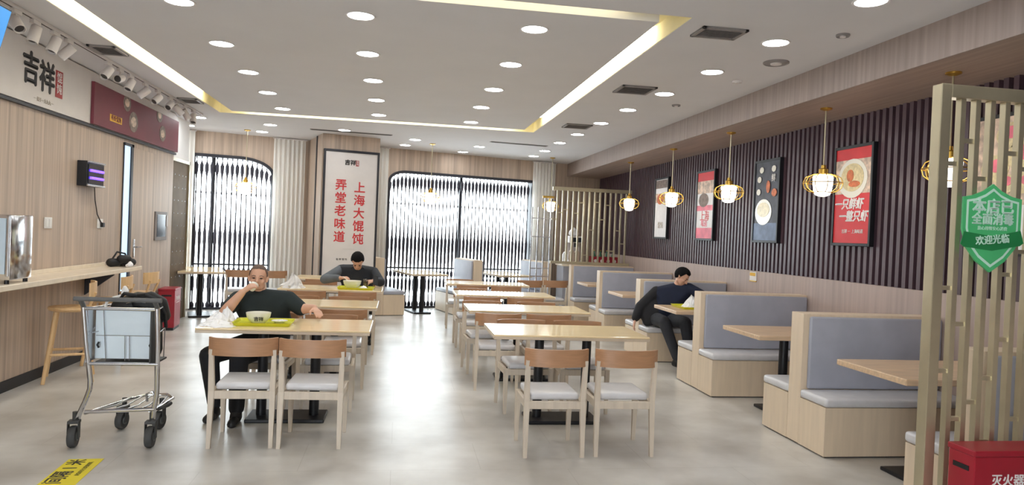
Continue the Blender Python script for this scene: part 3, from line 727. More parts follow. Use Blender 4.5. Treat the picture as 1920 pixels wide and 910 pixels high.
def make_table():
    t = thing('dining_table', 'x', 'table', (0, 0, 0), 0, 'honey topped dining tables on black pedestals')
    MB().box(-.655, .655, -.355, .355, .765, .78, .004).build('tabletop', M['tabletop'], t)
    MB().box(-.655, .655, -.355, .355, .742, .7645, .003).build('edge_band', M['tabledge'], t)
    for sx in (-.21, .21): MB().cyl((sx, 0, .03), (sx, 0, .722), .04, 18).build('post', M['black'], t, True)
    MB().box(-.31, .31, -.17, .17, 0, .03, .008).build('base_plate', M['black'], t)
    MB().box(-.42, .42, -.22, .22, .722, .742, .004).build('mount_frame', M['black'], t)
    return t
ch0 = make_chair(); tb0 = make_table()
used = {'c': False, 't': False}
def chair(x, y, rz, lab):
    if not used['c']:
        used['c'] = True; ch0.location = (x, y, 0); ch0.rotation_euler = (0, 0, rz); ch0['label'] = lab; return ch0
    return copy_tree(ch0, (x, y, 0), rz, lab)
def table(x, y, rz, lab):
    if not used['t']:
        used['t'] = True; tb0.location = (x, y, 0); tb0.rotation_euler = (0, 0, rz); tb0['label'] = lab; return tb0
    return copy_tree(tb0, (x, y, 0), rz, lab)
LX, RX = -.86, 1.435
TY_L = [6.13, 7.86, 9.82]; TY_C = [6.09, 7.84, 9.65, 11.58]
table(LX, TY_L[0], 0, 'honey topped table with the tissue pile and the drinking man\'s tray')
table(LX, TY_L[1], 0, 'empty honey topped table behind the drinking man')
table(LX, TY_L[2], 0, 'honey topped table where the man in the dark jacket eats')
table(LX-.08, 11.82, 0, 'partly hidden honey topped table in front of the sign column')
table(RX, TY_C[0], 0, 'empty honey topped table nearest the camera, two chairs tucked toward the camera')
table(RX-.035, TY_C[1], 0, 'empty table second in the row leading to the wide window, glare on its top')
table(RX-.03, TY_C[2], 0, 'empty table third in the row leading to the wide window')
table(RX-.03, TY_C[3], 0, 'empty table fourth and last in the row leading to the wide window')
# chairs of the row with the drinking man
chair(-1.068, 5.53, .02, 'ash chair nearest the camera by the drinking man\'s table, on the trolley side')
chair(-.58, 5.51, -.03, 'ash chair nearest the camera by the drinking man\'s table, on the aisle side')
chair(-1.13, 6.61, PI-.05, 'ash chair the drinking man sits on')
chair(-.58, 6.54, PI+.03, 'empty ash chair beside the drinking man, under his outstretched hand')
chair(-1.14, 7.46, 0, 'ash chair directly behind the drinking man, tucked under the next table')
chair(-.53, 7.455, .02, 'ash chair with its wide back right under the empty table behind the drinking man')
chair(-1.12, 8.28, PI, 'ash chair at the far side of the empty second table, trolley side')
chair(-.55, 8.30, PI, 'ash chair at the far side of the empty second table, aisle side')
chair(-1.12, 9.42, 0, 'ash chair tucked under the jacketed man\'s table, below the plastic bag')
chair(-.50, 9.42, 0, 'ash chair tucked under the jacketed man\'s table, below his tray')
chair(-.56, 10.40, PI, 'ash chair the jacketed man sits on')
chair(-1.20, 10.36, PI, 'empty ash chair beside the jacketed man')
chair(-1.90, 11.85, -PI/2, 'ash chair standing sideways at the hidden table by the sign column')
chair(-1.15, 11.41, 0, 'ash chair before the hidden table by the sign column')
# chairs of the row toward the wide window
chair(1.152, 5.27, .0, 'ash chair nearest the camera at the empty front table, on the middle aisle side')
chair(1.682, 5.28, -.02, 'ash chair nearest the camera at the empty front table, on the booth side')
chair(1.17, 6.49, PI+.04, 'ash chair at the far side of the empty front table, on the middle aisle side')
chair(1.70, 6.49, PI-.03, 'ash chair at the far side of the empty front table, on the booth side')
chair(1.03, 7.43, -.06, 'ash chair tucked under the second window-row table, middle aisle side')
chair(1.54, 7.44, .02, 'ash chair tucked under the second window-row table, booth side')
chair(1.00, 8.25, PI+.05, 'ash chair at the far side of the second window-row table, middle aisle side')
chair(1.64, 8.25, PI, 'ash chair at the far side of the second window-row table, booth side')
chair(1.05, 9.245, .03, 'ash chair tucked under the third window-row table, middle aisle side')
chair(1.62, 9.245, -.03, 'ash chair tucked under the third window-row table, booth side')
chair(1.02, 10.06, PI, 'ash chair at the far side of the third window-row table, middle aisle side')
chair(1.02, 11.99, PI-.05, 'ash chair with its seat showing past the fourth window-row table')
chair(1.12, 11.175, 0, 'ash chair tucked under the fourth window-row table, middle aisle side')
chair(1.65, 11.18, 0, 'ash chair tucked under the fourth window-row table, booth side')
chair(2.28, 12.75, .15, 'ash chair at the window table beside the far lattice divider, aisle side')
chair(2.78, 12.90, .15, 'ash chair at the window table beside the far lattice divider, divider side')
chair(WB(-3.07, .74, 0).x, WB(-3.07, .74, 0).y, A-.03, 'ash chair facing the smaller window, seen from behind')
chair(WB(-2.55, .85, 0).x, WB(-2.55, .85, 0).y, A, 'ash chair at the smaller window behind the drinking man\'s head')

# window seating
def window_table(s_, d_, label, rz=0):
    p = WB(s_, d_, 0); table(p.x, p.y, A+PI/2+rz, label)
window_table(-3.70, .86, 'table at the smaller window next to the bronze door')
window_table(.20, .70, 'table at the wide window between the two padded window benches')
window_table(1.96, .74, 'table at the wide window behind the last table row')
def window_bench(s_, label, left=True, right=True):
    p = WB(s_, 0.21, 0); t = thing('window_bench', label, 'booth', p, A, 'padded benches standing against the window wall')
    # local x along wall, y = into the wall
    def seat(x0, x1):
        MB().box(x0, x1, -1.0, 0, .012, .382).build('seat_base', M['boothwood'], t)
        MB().box(x0-.005, x1+.005, -1.005, 0, .384, .452, .022, 3).build('seat_cushion', M['pad'], t, True)
    if left: seat(-.49, -.09); MB().box(-.125, -.09, -.96, -.01, .456, 1.035, .014, 3).build('back_pad', M['pad'], t, True)
    if right: seat(.09, .49); MB().box(.09, .125, -.96, -.01, .456, 1.035, .014, 3).build('back_pad', M['pad'], t, True)
    MB().box(-.088, .088, -1.0, 0, .012, 1.055, .004).build('back_panel', M['boothwood'], t)
    MB().box(-.085 if not left else -.48, .085 if not right else .48, -.98, 0, 0, .012).build('plinth', M['ventdark'], t)
window_bench(-.72, 'padded half bench beside the sign column at the wide window', False, True)
window_bench(1.22, 'double padded bench standing alone before the wide window')
window_bench(2.74, 'padded half bench beside the far curtain at the wide window', True, False)

# ------------------------------------------------------------------ lattice dividers
def divider(x0, x1, y, H_, label, pitch, post_w, z_low=0.0, low_x=None, seed=3, loc_rz=0, ncross=4, m='champagne'):
    rnd = random.Random(seed)
    t = thing('lattice_divider', label, 'divider', (x0, y, 0), loc_rz)
    W_ = x1-x0
    if post_w: MB().box(0, post_w, -.035, .035, 0, H_, .004).build('post', M['champagne'], t)
    MB().box(post_w, W_, -.035, .035, H_-.07, H_-.002, .003).build('top_rail', M['champagne'], t)
    MB().box(post_w, W_, -.03, .03, z_low+0.0, z_low+.05, .003).build('bottom_rail', M['champagne'], t)
    x = post_w+pitch*.95; xs = []
    while x < W_-.02: xs.append(x); x += pitch
    for x in xs:
        MB().box(x-.015, x+.015, -.02, .02, z_low+.05, H_-.07, .002).build('bar', M['champagne'], t)
    prev = post_w
    for x in xs:
        for k in range(ncross):
            z = z_low+.15+(H_-z_low-.35)*(k+rnd.random())/ncross
            MB().box((prev+.015 if prev > post_w else prev), x-.015, -.012, .012, z-.011, z+.011).build('crossbar', M['champagne'], t)
        prev = x
    return t
divider(2.748, 4.42, 3.40, 2.475, 'champagne metal lattice divider next to the camera, carrying the green shield', .088, .06)
divider(2.84, 4.40, 13.46, 2.53, 'champagne metal lattice divider at the far end of the booths', .105, 0, 1.06, seed=5, ncross=1)
t = thing('lattice_screen', 'narrow grey metal lattice screen standing before the far curtain', 'screen', (2.44, 13.40, 0))
for k in range(4): MB().box(.12*k, .12*k+.022, -.012, .012, .0, 2.3 if k > 1 else 2.12, .002).build('bar', M['steel'], t)
for z in (.25, .62, .80, .95, 1.55, 1.9): MB().box(.022, .36, -.009, .009, z, z+.018).build('crossbar', M['steel'], t)
MB().box(.2, .42, -.02, .02, 2.3, 2.34, .002).build('top_rail', M['gold'], t)

# shield notice on the lattice divider
t = thing('shield_notice', 'green shield-shaped notice with white Chinese writing on the lattice divider', 'sign', (3.055, 3.345, 1.745))
SH = [(0, .21), (.05, .175), (.11, .15), (.165, .14), (.165, -.02), (.14, -.11), (.08, -.18), (0, -.235), (-.08, -.18), (-.14, -.11), (-.165, -.02), (-.165, .14), (-.11, .15), (-.05, .175)]
def flat(pts, k, y0, y1, nm, m, dz=0): return MB().prism([(u*k, v*k+dz) for u, v in pts], y0, y1, lambda u, v, w_: (u, w_, v)).build(nm, M[m], t)
flat(SH, 1.04, -.006, .006, 'board', 'green'); flat(SH, .93, -.0075, -.006, 'outline', 'mint'); flat(SH, .86, -.009, -.0075, 'face', 'green')
MB().prism([(-.185, -.10), (-.165, -.035), (0, -.055), (.165, -.02), (.185, -.085), (.165, -.10), (0, -.13), (-.165, -.115)], -.014, -.009, lambda u, v, w_: (u, w_, v)).build('ribbon', M['greendark'], t)
text('本店已', .082, M['mint'], t, (0, -.0095, .095), R_FRONT, bold=.003); text('全面消毒', .062, M['mint'], t, (0, -.0095, .03), R_FRONT, bold=.002)
text('放心用餐安心消费', .022, M['mint'], t, (0, -.0095, -.015), R_FRONT); text('欢迎光临', .05, M['mint'], t, (0, -.0145, -.075), Matrix.Rotation(-.1, 3, 'Y') @ R_FRONT, bold=.001)
MB().box(-.02, .02, .006, .036, .0, .03).build('clip', M['steel'], t)

# red extinguisher cabinets
def fire_box(x, y, rz, label, wd, dp, ht, lettered=True):
    t = thing('extinguisher_cabinet', label, 'cabinet', (x, y, 0), rz, 'red extinguisher cabinets')
    MB().box(-wd/2, wd/2, -dp/2, dp/2, .04, ht-.03, .005).build('body', M['red'], t)
    MB().box(-wd/2-.006, wd/2+.006, -dp/2-.006, dp/2+.006, ht-.03, ht, .006).build('lid', M['red'], t)
    MB().box(-wd/2+.01, wd/2-.01, -dp/2+.01, dp/2-.01, 0, .04).build('base', M['black'], t)
    for sx in (-1, 1): MB().box(min(sx*wd/2, sx*(wd/2+.0035)), max(sx*wd/2, sx*(wd/2+.0035)), -dp*.3, dp*.3, ht-.11, ht-.085, .001).build('hand_slot', M['black'], t)
    text('灭火器箱', .062, M['letterwhite'], t, (.0, -dp/2-.001, ht-.15), R_FRONT, bold=.001); MB().box(-.12, .12, -dp/2-.0015, -dp/2, ht-.21, ht-.206).build('underline', M['letterwhite'], t)
fire_box(3.055, 3.215, 0, 'red extinguisher cabinet with white writing at the foot of the near lattice divider', .44, .17, .625)
fire_box(-3.29, 11.15, PI/2+.1, 'small red extinguisher cabinet on the floor by the oak wall end', .44, .22, .60)

# far service counter and its goods
t = thing('service_counter', 'low grey service counter behind the far lattice divider', 'counter', (3.7, 14.15, 0))
MB().box(-.50, .68, -.3, .3, .05, 1.0, .004).build('cabinet', M['pad'], t); MB().box(-.53, .71, -.33, .33, 1.0, 1.04, .004).build('countertop', M['counter'], t); MB().box(-.48, .66, -.27, .27, 0, .05).build('plinth', M['black'], t)
t = thing('coffee_machine', 'white and dark coffee machine on the service counter behind the far divider', 'machine', (3.49, 14.22, 1.04))
MB().box(-.14, .14, -.18, .18, 0, .08, .01).box(-.14, .14, .05, .18, .08, .42, .01).box(-.14, .14, -.18, .18, .42, .56, .015).build('housing', M['spotwhite'], t)
MB().box(-.10, .10, -.186, -.18, .44, .53, .004).build('display', M['glassdark'], t); MB().cyl((0, -.09, .34), (0, -.09, .42), .03, 14).build('spout', M['black'], t, True); MB().cyl((0, -.08, .08), (0, -.08, .22), .06, 18).build('jug', M['steel'], t, True)
t = tag(MB().hull([((0, 0, .05), .05), ((.12, .02, .05), .05), ((.05, .0, .14), .035)], 2).hull([((.05, 0, .12), .05), ((.12, .03, .1), .03), ((0, .03, .09), .03)], 2).build('plastic_bag', M['paper'], None, True), 'white crumpled plastic bag lying on top of the coffee machine', 'bag'); t.location = (3.41, 14.2, 1.60)
for i, (dx, hh) in enumerate(((0, .24), (.13, .30), (.24, .28))):
    t = thing('carton', f'{["short white", "tall beige", "narrow beige"][i]} drink carton on the service counter beside the coffee machine', 'carton', (3.24+dx, 13.93, 1.04), 0, 'cartons on the service counter')
    MB().prism([(-.045, 0), (.045, 0), (.045, hh-.05), (0.012, hh), (-.012, hh), (-.045, hh-.05)], -.04, .04, lambda u, v, w_: (u, w_, v)).build('box', M['kraft' if i else 'paper'], t); MB().cyl((.0, -.02, hh-.03), (.0, -.035, hh), .014, 12).build('cap', M['spotwhite'], t, True)
t = thing('bottle_crate', 'red bottle crate with white marks on the service counter behind the far divider', 'crate', (4.05, 14.0, 1.04))
b = MB().box(-.27, .27, -.12, -.108, 0, .17, .003).box(-.27, .27, .108, .12, 0, .17, .003).box(-.27, -.258, -.108, .108, 0, .17, .003).box(.258, .27, -.108, .108, 0, .17, .003).box(-.258, .258, -.108, .108, 0, .012)
b.build('case', M['red'], t)
for k in range(4): MB().prism([(.034*math.cos(PI*j/5), .034*math.sin(PI*j/5)) for j in range(10)], -.1225, -.12, lambda u, v, w_: (-.195+.13*k+u, w_, .085+v)).build('mark', M['letterwhite'], t)
for k in range(4):
    t = thing('bottle', f'green glass bottle standing in the red crate, {ORD[k]} from the coffee machine', 'bottle', (4.05-.195+.13*k, 14.0, 1.053), 0, 'green bottles in the red crate')
    MB().lathe([(.034, 0), (.036, .01), (.036, .16), (.014, .23), (.013, .27), (.001, .27)], n=18).build('body', M['bottle'], t, True); MB().cyl((0, 0, .27), (0, 0, .285), .015, 14).build('cap', M['gold'], t, True); MB().lathe([(.0365, .06), (.0365, .12)], n=18, caps=False).build('paper_label', M['letterwhite'], t, True)

# ------------------------------------------------------------------ bar stools
st0 = None
def stool(x, y, rz, lab):
    global st0
    if st0 is not None: return copy_tree(st0, (x, y, 0), rz, lab)
    t = st0 = thing('bar_stool', lab, 'stool', (x, y, 0), rz, 'beech bar stools at the counter')
    MB().lathe([(.001, .665), (.14, .668), (.185, .68), (.195, .695), (.19, .712), (.15, .716), (.001, .708)], n=30).build('seat', M['stool'], t, True)
    for sx in (-1, 1):
        for sy in (-1, 1):
            MB().tube([(sx*.20, sy*.20, 0), (sx*.115, sy*.115, .672)], [.017, .021], 12).build('leg', M['stool'], t, True)
    P = lambda sx, sy, z: (sx*(.20-.085*z/.672), sy*(.20-.085*z/.672), z)
    for (a, b_, z) in (((-1, -1), (1, -1), .27), ((-1, 1), (1, 1), .27), ((-1, -1), (-1, 1), .31), ((1, -1), (1, 1), .31)):
        MB().tube([P(*a, z), P(*b_, z)], .013, 10).build('footrest', M['stool'], t, True)
    for sy in (-1, 1): MB().tube([(.15, sy*.10, .70), (.205, sy*.125, .86)], .014, 10).build('back_post', M['stool'], t, True)
    o_ = [(.19+.02*math.cos(k*PI/12*1.0-PI/2)-.02*0, 0) for k in range(3)]
    pts_o = [(.215-.35*(u*u)*.13, u*.2) for u in [-1+2*i/14 for i in range(15)]]; pts_i = [(x_-.018, y_) for x_, y_ in pts_o]
    MB().prism(pts_o+list(reversed(pts_i)), .82, .955, lambda u, v, w_: (u, v, w_)).build('backrest', M['stool'], t, True)
    return t
stool(-3.13, 7.56, .35, 'beech bar stool nearest the camera, beside the luggage trolley')
stool(-3.11, 8.45, .1, 'beech bar stool in the middle of the three, behind the trolley handle')
stool(-3.10, 9.25, -.1, 'beech bar stool farthest from the camera, at the end of the counter')

# ------------------------------------------------------------------ luggage trolley with bag
t = thing('luggage_trolley', 'steel luggage trolley with a pale blue panel standing before the bar counter', 'trolley', (-1.9, 5.45, 0))
def W(p): return (p[0]+1.9, p[1]-5.45, p[2])
def tb(nm, pts, r, m='chrome', n=10, par=None): return MB().tube([W(p) for p in pts], r, n).build(nm, M[m], par or t, True)
tb('side_frame', [(-2.10, 5.26, .985), (-2.085, 5.28, .75), (-2.06, 5.31, .47), (-2.065, 5.32, .41), (-2.10, 5.34, .32), (-2.14, 5.36, .235), (-2.16, 5.37, .185)], .017)
tb('side_frame', [(-1.63, 5.26, .985), (-1.625, 5.28, .75), (-1.63, 5.31, .47), (-1.635, 5.33, .38), (-1.655, 5.35, .27), (-1.665, 5.36, .185)], .017)
tb('cross_rail', [(-2.10, 5.26, .972), (-1.63, 5.26, .972)], .012, 'steel'); tb('cross_rail', [(-2.07, 5.29, .59), (-1.62, 5.29, .59)], .012, 'steel')
tb('handle_bar', [(-2.125, 5.17, 1.045), (-1.575, 5.17, 1.045)], .015, 'grip', 14)
for xx in (-2.10, -1.63): tb('handle_bracket', [(xx, 5.26, .985), (xx, 5.21, 1.035), (xx, 5.17, 1.045)], .016, 'grip')
MB().box(.19-.355, .24, -.075, -.066, .61, .955, .004).build('rear_panel', M['panelblue'], t)
MB().prism([(-.19+.0, .60), (-.05, .60), (.06, .955), (-.19, .955)], -.187, -.175, lambda u, v, w_: (w_, u+.02, v)).build('side_panel', M['steel'], t)
MB().prism([(-.19+.0, .60), (-.05, .60), (.06, .955), (-.19, .955)], .222, .232, lambda u, v, w_: (w_, u+.02, v)).build('side_panel', M['rubber'], t)
for pts in ([(-2.01, 5.36, .96), (-1.985, 5.36, .60)], [(-1.70, 5.36, .96), (-1.685, 5.36, .60)], [(-2.05, 5.355, .775), (-1.66, 5.355, .775)], [(-1.865, 5.355, .775), (-1.86, 5.355, .60)], [(-1.835, 5.355, .775), (-1.83, 5.355, .60)]):
    tb('basket_wire', pts, .0025, 'steel', 6)
for xx in (-2.03, -1.69): tb('latch', [(xx, 5.352, .73), (xx-.008, 5.345, .71), (xx, 5.352, .69)], .007, 'black', 8)
MB().box(-.165, .24, -.06, .16, .575, .588, .003).build('basket_floor', M['rubber'], t)
tb('basket_wire', [(-2.07, 5.29, .972), (-2.0, 5.62, .97), (-1.68, 5.62, .97), (-1.63, 5.29, .972)], .006, 'steel', 8)
tb('basket_wire', [(-2.06, 5.30, .80), (-2.0, 5.60, .80), (-1.68, 5.60, .80), (-1.63, 5.30, .80)], .004, 'steel', 8)
for xx in (-2.0, -1.92, -1.84, -1.76, -1.68): tb('basket_wire', [(xx, 5.62, .97), (xx, 5.60, .585)], .004, 'steel', 6)
# low platform
tb('platform_frame', [(-2.10, 5.34, .245), (-1.65, 5.345, .265)], .014)
tb('platform_frame', [(-2.10, 5.34, .235), (-1.98, 5.80, .225), (-1.90, 5.92, .23), (-1.74, 5.92, .235), (-1.66, 5.80, .235), (-1.65, 5.345, .255)], .012)
for i in range(5):
    u = i/4; tb('platform_wire', [(-2.06+.37*u, 5.36, .245), (-2.0+.30*u, 5.62, .225), (-1.96+.24*u, 5.86, .235)], .006, 'steel', 8)
tb('platform_hoop', [(-1.82, 5.72, .23), (-1.82, 5.70, .29), (-1.78, 5.70, .31), (-1.75, 5.72, .23)], .009, 'steel', 8)
tb('bumper', [(-1.65, 5.40, .25), (-1.60, 5.48, .262), (-1.60, 5.53, .262), (-1.64, 5.62, .245)], .014, 'rubber')
def caster(x, y, zt, yaw, big=True):
    c = thing('caster', None, None, W((x, y, 0))); c.parent = t; c.rotation_euler = (0, 0, yaw)
    r_ = .075 if big else .068
    MB().lathe([(r_*.55, -.022), (r_*.9, -.024), (r_, -.012), (r_, .012), (r_*.9, .024), (r_*.55, .022)], n=26).build('tyre', M['rubber'], c, True)
    ty = c.children[0]; ty.rotation_euler = (0, PI/2, 0); ty.location = (0, 0, r_)
    hb = MB().cyl((-.028, 0, r_), (.028, 0, r_), .03, 16).build('hub', M['grip'], c, True)
    MB().box(-.036, -.030, -.02, .03, r_-.015, zt-.03, .002).box(.030, .036, -.02, .03, r_-.015, zt-.03, .002).box(-.036, .036, -.02, .045, zt-.035, zt-.015, .004).cyl((0, .03, zt-.02), (0, .03, zt+.04), .017, 12).build('fork', M['rubber'], c)
caster(-2.17, 5.34, .20, .12); caster(-1.668, 5.33, .20, .05); caster(-2.02, 5.80, .19, -.15, False); caster(-1.755, 5.80, .19, -.2, False)
t = thing('backpack', 'black backpack lying in the basket of the luggage trolley', 'backpack', (-1.84, 5.50, .80))
MB().hull([((-.12, 0, -.14), .06), ((.12, 0, -.14), .06), ((-.12, 0, .16), .055), ((.10, .02, .20), .06), ((.0, .0, .22), .05)], 2).build('main_body', M['bag'], t, True)
MB().hull([((.02, -.03, .20), .05), ((.15, .02, .19), .05), ((.17, .03, .10), .05), ((.10, -.03, .24), .04)], 2).build('top_flap', M['bag'], t, True)
MB().tube([(.02, -.05, .25), (.08, -.08, .26), (.16, -.06, .22), (.20, -.03, .12), (.20, 0, .02)], .012, 8).build('strap', M['bag'], t, True)
MB().tube([(-.13, -.02, .20), (-.07, -.05, .26), (.0, -.04, .25), (.04, -.02, .22)], .013, 8).build('strap', M['bag'], t, True)
MB().tube([(-.05, -.062, .19), (.02, -.075, .215), (.08, -.07, .20)], .006, 6).build('buckle', M['steel'], t, True)
t = tag(MB().tube([(-2.03, 5.42, .93), (-2.02, 5.44, 1.0), (-1.98, 5.45, 1.03), (-1.93, 5.46, 1.045), (-1.925, 5.47, 1.09), (-1.915, 5.47, 1.10)], .010, 8).hull([((-1.915, 5.47, 1.10), .014), ((-1.905, 5.47, 1.075), .018)], 2).build('white_cable', M['white'], None, True), 'white cable end hanging over the trolley basket rim', 'cable')

# floor sticker
t = thing('floor_sticker', 'yellow distance sticker with black writing on the floor before the trolley', 'sticker', (-1.975, 5.075, 0), math.radians(3))
MB().box(-.105, .105, -.95, 0, .0005, .003).build('sheet', M['yellow'], t)
RT = Matrix(((0, -1, 0), (1, 0, 0), (0, 0, 1)))
for i, ch in enumerate('米1隔间'): text(ch, .115, M['letterblack'], t, (-.03, -.07-.115*i, .0035), RT, extrude=.0004, bold=.002)
text('请保持安全距离排队', .03, M['letterblack'], t, (.055, -.2, .0035), RT, extrude=.0004)

# ------------------------------------------------------------------ things on the tables
TZ = .78
def tray(x, y, rz, lab, wd=.42, dp=.30):
    t = thing('tray', lab, 'tray', (x, y, TZ), rz, 'lime serving trays')
    MB().box(-wd/2, wd/2, -dp/2, dp/2, 0, .008, .003).build('bottom', M['tray'], t)
    b = MB(); k = 10
    out = lambda q, z: [Vector((sx*(wd/2+q-.03)+.03*math.cos(a), sy*(dp/2+q-.03)+.03*math.sin(a), z)) for (sx, sy, a0) in ((1, 1, 0), (-1, 1, PI/2), (-1, -1, PI), (1, -1, 1.5*PI)) for a in [a0+PI/2*i/5 for i in range(6)]]
    rings = [out(-.004, .004), out(.008, .026), out(.018, .028), out(.012, .020), out(.0, .0)]
    g = [[b.bm.verts.new(p) for p in r_] for r_ in rings]
    for a, c in zip(g, g[1:]):
        n = len(a)
        for i in range(n): b.bm.faces.new((a[i], a[(i+1) % n], c[(i+1) % n], c[i]))
    b.build('rim', M['tray'], t, True); return t
def bowl(x, y, z, lab, r=.095, h=.085, logo=True):
    t = thing('soup_bowl', lab, 'bowl', (x, y, z), 0, 'cream soup bowls')
    MB().lathe([(r*.5, 0), (r*.55, .008), (r*.72, .02), (r*.93, h*.6), (r, h), (r*.97, h), (r*.88, h*.6), (r*.66, .026), (.001, .018)], n=30).build('bowl_body', M['china'], t, True)
    MB().lathe([(.001, h*.62), (r*.87, h*.62)], n=24, caps=False).build('soup', M['soup'], t)
    if logo:
        text('吉祥', .038, M['letterblack'], t, (.018, -r*.94, h*.48), Matrix.Rotation(.24, 3, 'X') @ R_FRONT, bold=.0006)
    return t
tray(-1.06, 6.08, .02, 'lime green tray with a bowl and saucer in front of the drinking man')
bowl(-1.105, 6.06, TZ+.008, 'cream soup bowl with black brush characters on the drinking man\'s tray', .098, .088)
t = thing('saucer', 'small white saucer beside the bowl on the drinking man\'s tray', 'saucer', (-.945, 6.09, TZ+.008))
MB().lathe([(.03, 0), (.035, .006), (.066, .022), (.064, .024), (.033, .010), (.001, .009)], n=26).build('dish', M['china'], t, True); MB().hull([((0, 0, .016), .008), ((.02, .01, .02), .01)], 1).build('dumpling', M['paper'], t, True)
def crumple(nm, lab, cat, x, y, z, blobs, mat, seed):
    rnd = random.Random(seed); b = MB()
    for (cx_, cy_, r_, h_) in blobs:
        n, m_ = 22, 5; rings = []
        for j in range(m_):
            u = j/(m_-1); row = []
            for i in range(n):
                a = 2*PI*i/n; rr = r_*(1-u)**.7*(1+rnd.uniform(-.22, .22)*(1-u*.3))
                row.append(b.bm.verts.new((cx_+rr*math.cos(a), cy_+rr*math.sin(a), max(.001, h_*u*(1+rnd.uniform(-.12, .12))) if j else .001)))
            rings.append(row)
        for p, q in zip(rings, rings[1:]):
            for i in range(n): b.bm.faces.new((p[i], p[(i+1) % n], q[(i+1) % n], q[i]))
        b.bm.faces.new(list(reversed(rings[0]))); b.bm.faces.new(rings[-1])
    o = tag(b.build(nm, M[mat], None), lab, cat); o.location = (x, y, z); return o
crumple('tissue_pile', 'heap of crumpled white tissues on the corner of the drinking man\'s table', 'tissues', -1.425, 6.02, TZ, [(0, 0, .12, .04), (.07, -.12, .10, .015), (-.02, .16, .10, .08), (.03, .24, .07, .11), (-.05, -.10, .06, .02)], 'paper', 4)
tray(-.545, 9.70, -.02, 'lime green tray in front of the man in the dark jacket', .44, .30)
bowl(-.60, 9.72, TZ+.008, 'cream soup bowl the jacketed man eats from', .12, .10, False)
crumple('napkin', 'crumpled white napkin on the jacketed man\'s tray', 'napkin', -.45, 9.66, TZ+.009, [(0, 0, .07, .04)], 'paper', 8)
t = thing('drink_glass', 'dark brown drink in a short glass at the edge of the jacketed man\'s tray', 'glass', (-.43, 9.80, TZ+.0085))
MB().lathe([(.030, 0), (.036, .12), (.034, .12), (.029, .006), (.001, .006)], n=20).build('tumbler', M['plasticbag'], t, True); MB().lathe([(.001, .008), (.0285, .008), (.0325, .09), (.001, .09)], n=20).build('drink', plain('cola', srgb(70, 46, 30), .2), t, True)
crumple('plastic_bag', 'knotted translucent plastic bag on the jacketed man\'s table', 'bag', -1.33, 9.62, TZ, [(0, 0, .14, .16), (-.03, .02, .06, .19)], 'film', 11)
crumple('plastic_bag', 'flat translucent plastic bag behind the knotted one on the jacketed man\'s table', 'bag', -1.42, 9.95, TZ, [(0, 0, .14, .06)], 'film', 12)
t = tray(3.52, 8.36, PI/2, 'lime green tray on the coated man\'s booth table', .40, .28)
crumple('paper_bag', 'crumpled white paper bag on the coated man\'s tray', 'bag', 3.55, 8.36, TZ+.009, [(0, 0, .10, .14), (-.06, -.09, .07, .07)], 'paper', 15)

# ------------------------------------------------------------------ people
def remesh(b, nm, mat, parent, voxel=.008, smooth_it=6):
    me = b.mesh(nm); o = bpy.data.objects.new(nm, me); COL.objects.link(o)
    r = o.modifiers.new('r', 'REMESH'); r.mode = 'VOXEL'; r.voxel_size = voxel; r.use_smooth_shade = True
    if smooth_it:
        s = o.modifiers.new('s', 'SMOOTH'); s.iterations = smooth_it; s.factor = .5
    bpy.context.view_layer.update(); dg = bpy.context.evaluated_depsgraph_get()
    m2 = bpy.data.meshes.new_from_object(o.evaluated_get(dg)); o.modifiers.clear(); o.data = m2
    bpy.data.meshes.remove(me); m2.materials.clear(); m2.materials.append(mat)
    m2.polygons.foreach_set('use_smooth', [True]*len(m2.polygons)); o.parent = parent
    return o
def V(*a): return Vector(a)
def limb(b, pts, rs):
    for i in range(len(pts)-1): b.hull([(pts[i], rs[i]), (pts[i+1], rs[i+1])], 2)
def basis(fwd, up):
    f = Vector(fwd).normalized(); r = f.cross(Vector(up)).normalized(); u = r.cross(f)
    return Matrix((r, f, u)).transposed()     # columns: right, forward, up
def hand(b, wrist, fdir, palm, curl, thumb_side, k=1.0, curls=None):
    """wrist point; fdir direction of fingers; palm normal direction; thumb_side +1/-1 across"""
    f = Vector(fdir).normalized(); n = Vector(palm).normalized(); n = (n-f*n.dot(f)).normalized(); s_ = f.cross(n)*thumb_side
    w0 = Vector(wrist)
    kn = [w0+f*.085*k+s_*(.030-.020*i)*k for i in range(4)]
    b.hull([(w0, .022*k), (kn[0], .013*k), (kn[1], .0135*k)], 1); b.hull([(w0, .022*k), (kn[1], .0135*k), (kn[2], .013*k), (kn[3], .012*k)], 1)
    for i, L_ in enumerate((.068, .076, .071, .055)):
        c = (curls[i] if curls else curl); p = kn[i]; a = c*.6
        for j, (seg, r_) in enumerate(((.45, .0098), (.31, .0090), (.24, .0082))):
            d_ = f*math.cos(a)+n*math.sin(a); q = p+d_*L_*seg*k
            b.hull([(p, r_*k), (q, r_*.94*k)], 1); p = q; a += c
    p = w0+f*.025*k+s_*.022*k; q = p+(f*.6+s_*.75+n*.25).normalized()*.042*k; e = q+(f*.9+s_*.15+n*.45).normalized()*.034*k
    b.hull([(p, .015*k), (q, .0115*k)], 1); b.hull([(q, .0115*k), (e, .009*k)], 1)
